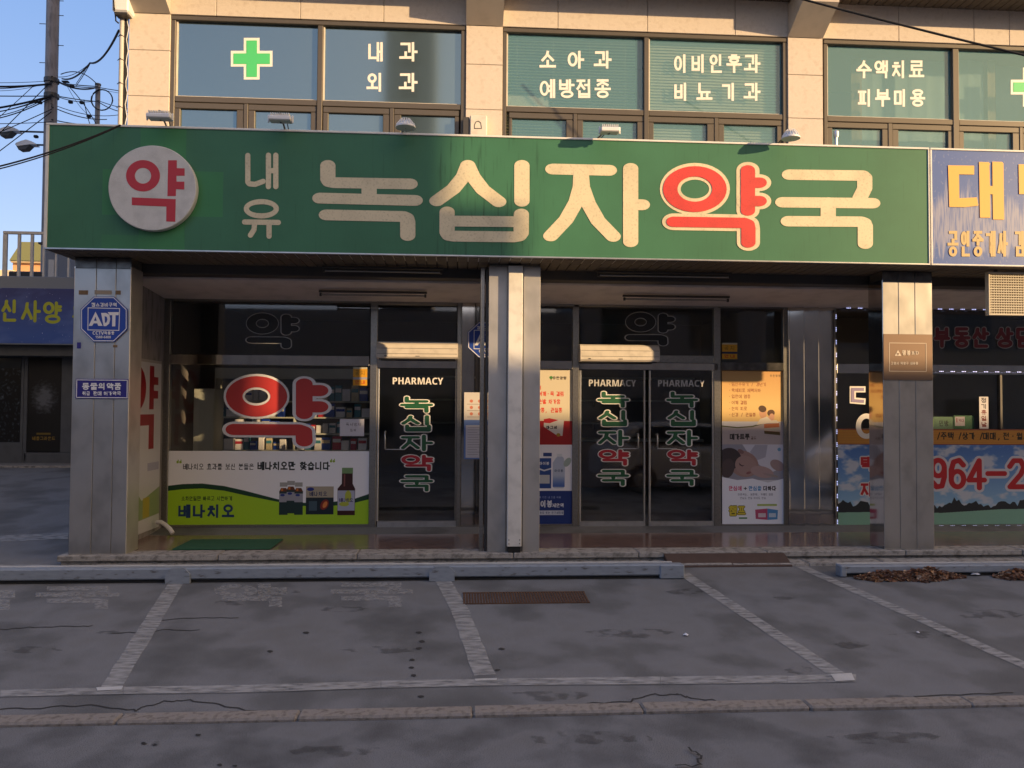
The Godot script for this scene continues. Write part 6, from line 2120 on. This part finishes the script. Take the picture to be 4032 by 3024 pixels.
		var zb: float = pz0 + .2 if e[1][0] <= 210 else lerpf(pz0, z2p, clampf((e[1][0] - 203) / 183.0, 0, 1.2)) + .1
		wire(c1, "cable", sag(pz(e[0][0], e[0][1], za), pz(e[1][0], e[1][1], zb), e[2]), rng.randf_range(.006, .014), mats.cable, 5)
	for e in [[[-300, 312], [203, 330]], [[230, 322], [386, 342]], [[-300, 446], [203, 378]]]:
		wire(c1, "trunk_cable", sag(pz(e[0][0], e[0][1], pz0 + .2), pz(e[1][0], e[1][1], (pz0 if e[1][0] < 300 else z2p) + .2), .12), .024, mats.cable, 6)
	box(c1, "joint_box", pz(241, 316, pz0 + .2), pz(275, 328, pz0 + .1), mats.cable, .01)
	for e in [[284, 340], [140, 400], [157, 404], [142, 538], [278, 402], [322, 404], [350, 458]]:
		var p := pz(e[0], e[1], pz0 + .1)
		box(c1, "clamp", p - Vector3(.05, .035, .04), p + Vector3(.05, .035, .04), mats.cable, .015)
	var c2 := thing("service_cable", "black cable climbing from the poles to the corner of the building", "cable", pz(470, 125, -6))
	wire(c2, "cable", sag(pz(245, 310, pz0 + .3), pz(355, 248, -8), .12) + sag(pz(355, 248, -8), pz(468, 120, -4), .15), .018, mats.cable)
	wire(c2, "cable", sag(pz(355, 250, -8), pz(300, 338, pz0), .02), .009, mats.cable)
	var c3 := thing("drop_cable", "pair of black cables running across the left end of the green sign", "cable", pz(183, 606, .5))
	wire(c3, "cable", sag(pz(-250, 705, 1.4), pz(474, 492, .385), .06), .008, mats.cable)
	wire(c3, "cable", sag(pz(-250, 716, 1.4), pz(474, 495, .385), .065), .006, mats.cable)
	var c4 := thing("drop_cable", "single black cable slanting down in front of the upper right windows", "cable", pz(3600, 90, .2))
	wire(c4, "cable", sag(pz(2950, -60, -.4), pz(4300, 280, .6), .02), .012, mats.cable)

# ================================================================ fittings
func small_things() -> void:
	# flood lamps over the sign
	var spots := [[630, 458, 655, 512, 0, "first boxy flood lamp over the sign, above the white disc", 90.0], [1105, 467, 1122, 514, 0, "second boxy flood lamp over the sign, over the small lettering", 86.0], [1597, 488, 1584, 530, 1, "finned round flood lamp over the sign's first large letter", 80.0], [2400, 512, 2352, 556, 0, "boxy flood lamp in full sun over the middle of the sign", 76.0], [3114, 531, 3062, 571, 1, "finned round flood lamp in full sun over the sign's last letter", 74.0]]
	for e in spots:
		var z := SIGN_Z + .2
		var c := pz(e[0], e[1], z)
		var f := pz(e[2], e[3], SIGN_Z - .01)
		f.y = 4.322
		var l := thing("flood_lamp", e[5], "flood lamp", f, "flood lamps over the pharmacy sign")
		wire(l, "arm", [f - Vector3(0, .02, .06), f, f.lerp(c, .5) + Vector3(0, .015, -.02), c - Vector3(0, .035, .01)], .009, mats.dark_metal, 6)
		var wd: float = e[6] / FOCAL * 7.75
		var head := part(l, "head", c)
		if e[4] == 0:
			box(head, "body", c + Vector3(-wd / 2, -.03, -.06), c + Vector3(wd / 2, .012, .06), mats.lamp_white, .008)
			for i in 9:
				var x := c.x - wd * .40 + i * wd * .1
				box(head, "fin", Vector3(x - .003, c.y + .0125, c.z - .05), Vector3(x + .003, c.y + .042, c.z + .05), mats.lamp_white)
			box(head, "bracket", c + Vector3(-wd / 2 - .014, -.04, -.012), c + Vector3(-wd / 2 - .001, .03, .012), mats.lamp_white, .002)
			box(head, "bracket", c + Vector3(wd / 2 + .001, -.04, -.012), c + Vector3(wd / 2 + .014, .03, .012), mats.lamp_white, .002)
		else:
			put(head, "body", lathe([Vector2(0, -.04), Vector2(wd * .5, -.04), Vector2(wd * .5, -.028), Vector2(wd * .2, .03), Vector2(0, .034)], 20), mats.lamp_white, c)
			for i in 18:
				var a := TAU * i / 18
				var fin := put(head, "fin", prism(PackedVector2Array([Vector2(.03, .02), Vector2(wd * .48, -.026), Vector2(wd * .46, -.004), Vector2(.045, .05)]), .005), mats.lamp_white, c)
				fin.rotation.y = a
		wire(head, "lead", [c + Vector3(.0, .03, -.02), c + Vector3(-.03, .075, -.05), c + Vector3(.03, .06, -.09), f + Vector3(.03, .0, -.03)], .005, mats.cable, 5)
	# air curtains above the doors
	for e in [[1481, 1349, 1803, 1411, "white air curtain unit above the left shop door"], [2286, 1356, 2598, 1423, "white air curtain unit above the double shop door"]]:
		var z := FRONT_Z + .2
		var r := rect(e[0], e[1], e[2], e[3], z)
		var w := thing("air_curtain", e[4], "air curtain", Vector3((r[0] + r[2]) / 2, r[1], z - .1), "air curtains over the doors")
		var h: float = r[3] - r[1]
		var st := begin()
		add_prism(st, PackedVector2Array([Vector2(-.19, 0), Vector2(-.02, 0), Vector2(0, h * .1), Vector2(0, h * .62), Vector2(-.03, h * .9), Vector2(-.07, h), Vector2(-.19, h)]), 0.0, -(r[2] - r[0]))
		var o := put(w, "casing", st.commit(), mats.beige_plastic, Vector3(r[0], r[1], z))
		o.rotation.y = -PI / 2
		for t in [.28, .62]:
			box(w, "seam", Vector3(r[0] + .01, r[1] + h * t, z - .002), Vector3(r[2] - .01, r[1] + h * t + .004, z + .0015), mats.dark_metal)
		box(w, "switch", Vector3(lerpf(r[0], r[2], .1), r[1] + h * .12, z), Vector3(lerpf(r[0], r[2], .13), r[1] + h * .17, z + .003), mats.black)
		box(w, "badge", Vector3(lerpf(r[0], r[2], .48), r[1] + h * .12, z), Vector3(lerpf(r[0], r[2], .53), r[1] + h * .16, z + .003), mats.dark_metal)
		box(w, "outlet", Vector3(r[0] + .03, r[1] - .012, z - .12), Vector3(r[2] - .03, r[1] - .001, z - .04), mats.black)
	# fluorescent battens
	for e in [[1268, 1745, 1058, -.2, 3.04, "fluorescent batten under the soffit above the left window"], [1256, 1682, 1120, -.95, 2.89, "fluorescent batten on the recess ceiling above the left door"], [2452, 2872, 1140, -.95, 2.89, "fluorescent batten on the recess ceiling above the double door"], [2350, 2880, 1072, -.2, 3.04, "fluorescent batten under the soffit above the double door"]]:
		var a := pz(e[0], e[2], e[3]).x
		var b := pz(e[1], e[2], e[3]).x
		var t := thing("batten_light", e[5], "batten light", Vector3((a + b) / 2, e[4], e[3]), "unlit fluorescent battens")
		box(t, "tray", Vector3(a, e[4] + .006, e[3] - .02), Vector3(b, e[4] + .03, e[3] + .02), mats.dark_metal, .004)
		wire(t, "tube", [Vector3(a + .03, e[4] - .02, e[3]), Vector3(b - .03, e[4] - .02, e[3])], .011, mats.frame_steel, 8)
		for x in [a + .02, b - .02]:
			box(t, "holder", Vector3(x - .012, e[4] - .038, e[3] - .014), Vector3(x + .012, e[4] - .001, e[3] + .014), mats.dark_metal, .003)
	# alarm box and vent pipe on the upper wall
	var ab := thing("alarm_box", "beige plastic alarm box with a half moon mark on the stone pier", "box", pz(1885, 535, WALL_Z))
	pbox(ab, "case", 1850, 453, 1918, 545, WALL_Z + .1, .095, mats.beige_plastic, .012)
	letter(ab, "mark", [[PackedVector2Array([Vector2(1868, 506), Vector2(1868, 492), Vector2(1874, 480), Vector2(1884, 477), Vector2(1893, 484), Vector2(1896, 506), Vector2(1868, 506)])]], 3, 3, WALL_Z + .102, mats.dark_metal)
	pbox(ab, "side_unit", 1822, 460, 1848, 545, WALL_Z + .08, .075, mats.dark_metal, .006)
	var vp := thing("vent_pipe", "short capped steel vent pipe standing behind the sign before the last windows", "pipe", pz(3292, 570, -.6))
	var va := pz(3292, 524, -.6)
	wire(vp, "pipe", [Vector3(va.x, 3.34, -.6), va], .019, mats.aluminium, 10)
	put(vp, "cap", lathe([Vector2(.026, -.05), Vector2(.03, -.02), Vector2(.03, .015), Vector2(.02, .03), Vector2(0, .034)], 14), mats.aluminium, va)
	# rain pipe, conduit and lamp at the corner of the building
	var rp := thing("rain_pipe", "grey rain pipe and dark conduits down the left corner of the building", "pipe", pz(472, 490, WALL_Z))
	var ra := pz(471, 300, WALL_Z + .06).x
	wire(rp, "pipe", [Vector3(ra, 3.4, WALL_Z + .02), Vector3(ra, pz(471, 62, WALL_Z).y, WALL_Z + .02)], .027, mats.pipe_grey, 12)
	var rb := pz(487, 300, WALL_Z + .02).x
	wire(rp, "conduit", [Vector3(rb, 3.4, WALL_Z - .02), Vector3(rb, pz(487, 50, WALL_Z).y, WALL_Z - .02)], .032, mats.cable, 8)
	for i in 6:
		var y := 5.0 + i * .3
		wire(rp, "clip", [Vector3(ra - .045, y, WALL_Z + .02), Vector3(ra, y + .01, WALL_Z + .065), Vector3(rb, y, WALL_Z + .02)], .005, mats.dark_metal, 5)
	var lead := []
	for i in 30:
		lead.append(Vector3(rb + .03 + sin(i * 1.7) * .012, 4.3 + i * .075, WALL_Z + .005))
	wire(rp, "lead", lead, .006, mats.white_paint, 5)
	var wl := thing("wall_lamp", "pale rectangular outdoor lamp on the corner above the rain pipe", "lamp", pz(478, 50, WALL_Z + .1))
	pbox(wl, "body", 440, -40, 506, 44, WALL_Z + .18, .2, mats.lamp_white, .02)
	pbox(wl, "base", 450, 45, 504, 58, WALL_Z + .14, .12, mats.dark_metal, .01)
	wire(wl, "lead", [pz(447, 0, WALL_Z + .2), pz(449, 30, WALL_Z + .2), pz(455, 62, WALL_Z + .1), pz(456, 82, WALL_Z + .08), pz(468, 92, WALL_Z + .06)], .010, mats.cable)
	# white elbow pipe at the foot of the return wall
	var ep := thing("elbow_pipe", "white bent drain pipe at the foot of the return wall", "pipe", pz(660, 2100, -1.3))
	wire(ep, "pipe", [pz(618, 2056, -1.3), pz(634, 2056, -1.28), pz(650, 2066, -1.25), pz(668, 2082, -1.2), pz(680, 2100, -1.18)], .026, mats.lamp_white, 10)
	var tr := thing("shutter_post", "slim rusty shutter guide beside the left steel pillar", "post", Vector3(-3.3, FLOOR_Y, -.34))
	pbox(tr, "guide", 522, 1072, 546, 2180, -.32, .05, mats.frame_steel, .004)
	pbox(tr, "strip", 512, 1455, 526, 1790, -.30, .012, mats.white_paint)
	# tape marks left on the left pillar
	for e in [[310, 1143, 346, 1160, mats.tape], [372, 1143, 440, 1159, mats.tape_pale], [456, 1144, 475, 1160, mats.tape], [445, 1358, 462, 1368, mats.tape]]:
		var tp := thing("tape_mark", "brown remnant of adhesive tape on the left steel pillar near the octagon", "tape", pz(e[0], e[3], .002), "tape remnants")
		pbox(tp, "strip", e[0], e[1], e[2], e[3], .0035, .002, e[4])
	var bt := thing("tape_mark", "torn scrap of dark blue film on the left steel pillar below the octagon", "tape", pz(311, 1372, .002))
	pbox(bt, "strip", 303, 1348, 318, 1372, .0035, .002, mats.indigo)
	# strings of small white lights round the agent's window
	led("string of small white lights up the edge of the agent's window", 3291, 1222, 3297, 2080, 17, true)
	led("string of small white lights along the top of the agent's window", 3318, 1213, 4120, 1222, 18, false)
	led("string of small white lights along the middle rail of the agent's window", 3640, 1462, 4120, 1466, 11, false)
	led("string of small white lights along the foot of the agent's window", 3640, 2071, 4120, 2069, 11, false)
	# wire mesh panel in the sun
	var mp := thing("mesh_panel", "cream framed lattice panel hanging under the agent's sign", "panel", pz(3990, 1243, .2))
	var r := rect(3893, 1073, 4240, 1243, .2)
	var pa := Vector3(r[0], r[1], .14)
	var pb := Vector3(r[2], r[3], .2)
	for e in [[pa, Vector3(pb.x, pa.y + .02, .2)], [Vector3(pa.x, pb.y - .02, .14), pb], [Vector3(pa.x, pa.y + .021, .14), Vector3(pa.x + .02, pb.y - .021, .2)], [Vector3(pb.x - .02, pa.y + .021, .14), Vector3(pb.x, pb.y - .021, .2)]]:
		box(mp, "frame", e[0], e[1], mats.lattice, .003)
	box(mp, "backing", Vector3(pa.x + .02, pa.y + .02, .142), Vector3(pb.x - .02, pb.y - .02, .15), mats.lattice_back)
	var nx := 34
	for i in nx:
		var x := lerpf(pa.x + .03, pb.x - .03, (i + .5) / nx)
		box(mp, "slat", Vector3(x - .004, pa.y + .022, .166), Vector3(x + .004, pb.y - .022, .186), mats.lattice)
	for i in 15:
		var y := lerpf(pa.y + .03, pb.y - .03, (i + .5) / 15)
		box(mp, "slat", Vector3(pa.x + .022, y - .005, .17), Vector3(pb.x - .022, y + .005, .194), mats.lattice)
	for x in [pa.x + .1, pb.x - .1]:
		box(mp, "hanger", Vector3(x - .012, pb.y, .155), Vector3(x + .012, 3.09, .185), mats.dark_metal)

func led(label: String, x0: float, y0: float, x1: float, y1: float, count: int, upright: bool) -> void:
	var z := FRONT_Z + .045
	var t := thing("light_string", label, "lights", pz((x0 + x1) / 2, (y0 + y1) / 2, z), "white light strings of the agent's shop")
	var a := pz(x0, y0, z)
	var b := pz(x1, y1, z)
	wire(t, "cable", [a, b], .0025, mats.cable, 4)
	if not shared.has("led%s" % upright):
		var st := begin()
		for i in 3:
			var d := (i - 1) * .021
			add_box(st, Vector3(0, d, 0) if upright else Vector3(d, 0, 0), Vector3(.011, .011, .006), .003)
		shared["led%s" % upright] = st.commit()
	for i in count:
		var p := a.lerp(b, (i + .5) / count)
		put(t, "led_module", shared["led%s" % upright], mats.led, p + Vector3(0, 0, .006))

# ================================================================ the other side of the street
func opposite() -> void:
	var z := SIGN_Z + 14.0
	var ry := ground_y(KERB_Z) - .02
	var k := 1.55 * 14.0
	var edge_a := pz(1770, 700, SIGN_Z).x + k
	var edge_b := pz(2060, 900, SIGN_Z).x + k
	var list := [
		[4.0, edge_a, 9.80, "grey three storey building across the street, tallest of its row"],
		[edge_a + .001, edge_b, 8.79, "narrow stair tower between the buildings across the street"],
		[edge_b + .001, edge_b + 30.0, 7.36, "long two storey building at the right of the row across the street"],
		[-6.9, -2.4, 40.0, "narrow tall apartment tower far behind the street", 60.0],
		[-34.0, 3.9, 4.7, "low shop row across the street on the left"]]
	for e in list:
		z = e[4] if e.size() > 4 else SIGN_Z + 14.0
		var b := thing("opposite_building", e[3], "building", Vector3((e[0] + e[1]) / 2, ry, z + 3), "buildings across the street")
		box(b, "wall", Vector3(e[0], ry, z), Vector3(e[1], e[2], z + 7), mats.far_wall)
		var y := ry + .9
		var w: float = e[1] - e[0]
		while y + 1.3 < e[2]:
			var n := int(w / 2.6)
			for i in n:
				var x: float = e[0] + (i + .5) * w / n
				box(b, "window", Vector3(x - .8, y, z - .03), Vector3(x + .8, y + 1.3, z - .004), mats.far_glass, .01)
			y += 2.9
	var sb := thing("added_side_building", "unseen building added left of the alley to darken its ground", "building", Vector3(-12.5, ry, 0))
	box(sb, "wall", Vector3(-16, ry - .3, -5.5), Vector3(-9.6, 9.5, 6.0), mats.far_wall)  # unseen block added to keep open sky light off the alley
	for i in 4:
		for j in 2:
			box(sb, "window", Vector3(-9.598, 1.3 + j * 3.2, -4.2 + i * 2.6), Vector3(-9.57, 2.8 + j * 3.2, -2.8 + i * 2.6), mats.far_glass, .01)
	car(Vector3(5.3, ry, 6.5), PI * .985, "white parked car standing on the road by the kerb")

func car(at: Vector3, turn: float, label: String) -> void:
	var c := thing("parked_car", label, "car", at)
	var body := begin()
	var half := .88
	var sect := func(x: float, lo: float, hi: float, w: float) -> Array:
		var out := []
		for v in [[-w, lo + .08], [-w * 1.0, lo + (hi - lo) * .55], [-w * .97, hi - .10], [-w * .86, hi], [w * .86, hi], [w * .97, hi - .10], [w, lo + (hi - lo) * .55], [w, lo + .08], [w * .9, lo], [-w * .9, lo]]:
			out.append(Vector3(x, v[1], v[0]))
		return out
	var loft := func(st: SurfaceTool, rings: Array) -> void:
		for i in rings.size() - 1:
			var m: int = rings[i].size()
			for k in m:
				var a: Vector3 = rings[i][k]
				var b: Vector3 = rings[i][(k + 1) % m]
				var d: Vector3 = rings[i + 1][(k + 1) % m]
				var e: Vector3 = rings[i + 1][k]
				var mid: Vector3 = (rings[i][0] + rings[i][m / 2]) / 2.0
				var nn := (b - a).cross(e - a).normalized()
				if nn.dot((a + b) / 2.0 - Vector3(a.x, mid.y, 0)) < 0.0:
					nn = -nn
				quad(st, a, b, d, e, nn)
		for e in [0, rings.size() - 1]:
			for k in range(1, rings[e].size() - 1):
				tri(st, rings[e][0], rings[e][k], rings[e][k + 1], Vector3(-1 if e == 0 else 1, 0, 0))
	loft.call(body, [sect.call(-2.25, .42, .72, .70), sect.call(-2.15, .30, .90, .82), sect.call(-1.6, .24, .98, half), sect.call(-.6, .22, 1.02, half), sect.call(1.2, .22, 1.04, half), sect.call(2.0, .28, 1.04, .85), sect.call(2.2, .38, .92, .76)])
	put(c, "body", body.commit(), mats.car_white, at)
	var top := begin()
	loft.call(top, [sect.call(-1.05, .98, 1.03, .76), sect.call(-.35, .98, 1.50, .72), sect.call(.6, .98, 1.56, .72), sect.call(1.55, .98, 1.50, .70), sect.call(2.0, .98, 1.06, .72)])
	put(c, "cabin", top.commit(), mats.car_white, at)
	for s in [-1.0, 1.0]:
		for q in [[[-.78, 1.07], [-.28, 1.44], [.38, 1.48], [.38, 1.07]], [[.46, 1.07], [.46, 1.48], [1.35, 1.43], [1.62, 1.09]]]:
			var st := begin()
			var pl := PackedVector2Array()
			for v in q:
				pl.append(Vector2(v[0], v[1]))
			add_prism(st, pl, .79 if s > 0 else -.71, .71 if s > 0 else -.79)
			put(c, "side_window", st.commit(), mats.car_glass, at)
		for x in [-1.42, 1.35]:
			var w := part(c, "wheel", at + Vector3(x, .32, s * .78))
			var t := put(w, "tyre", lathe([Vector2(.20, -.1), Vector2(.30, -.1), Vector2(.32, -.07), Vector2(.32, .07), Vector2(.30, .1), Vector2(.20, .1)], 28), mats.tyre, at + Vector3(x, .32, s * .80))
			t.rotation.x = PI / 2
			var h := put(w, "rim", lathe([Vector2(0, -.07), Vector2(.2, -.09), Vector2(.2, .09), Vector2(.06, .06), Vector2(0, .08)], 20), mats.aluminium, at + Vector3(x, .32, s * .80))
			h.rotation.x = PI / 2 * s
		box(c, "mirror", at + Vector3(-.85, 1.02, s * .95 - .1), at + Vector3(-.68, 1.16, s * .95 + .1), mats.car_white, .04)
		box(c, "headlight", at + Vector3(-2.21, .66, s * .62 - .16), at + Vector3(-2.02, .80, s * .62 + .16), mats.aluminium, .04)
	var ws := begin()
	quad(ws, Vector3(-1.02, 1.05, -.66), Vector3(-1.02, 1.05, .66), Vector3(-.40, 1.49, .58), Vector3(-.40, 1.49, -.58), Vector3(-.6, .8, 0))
	put(c, "windscreen", ws.commit(), mats.car_glass, at)
	c.rotation.y = turn
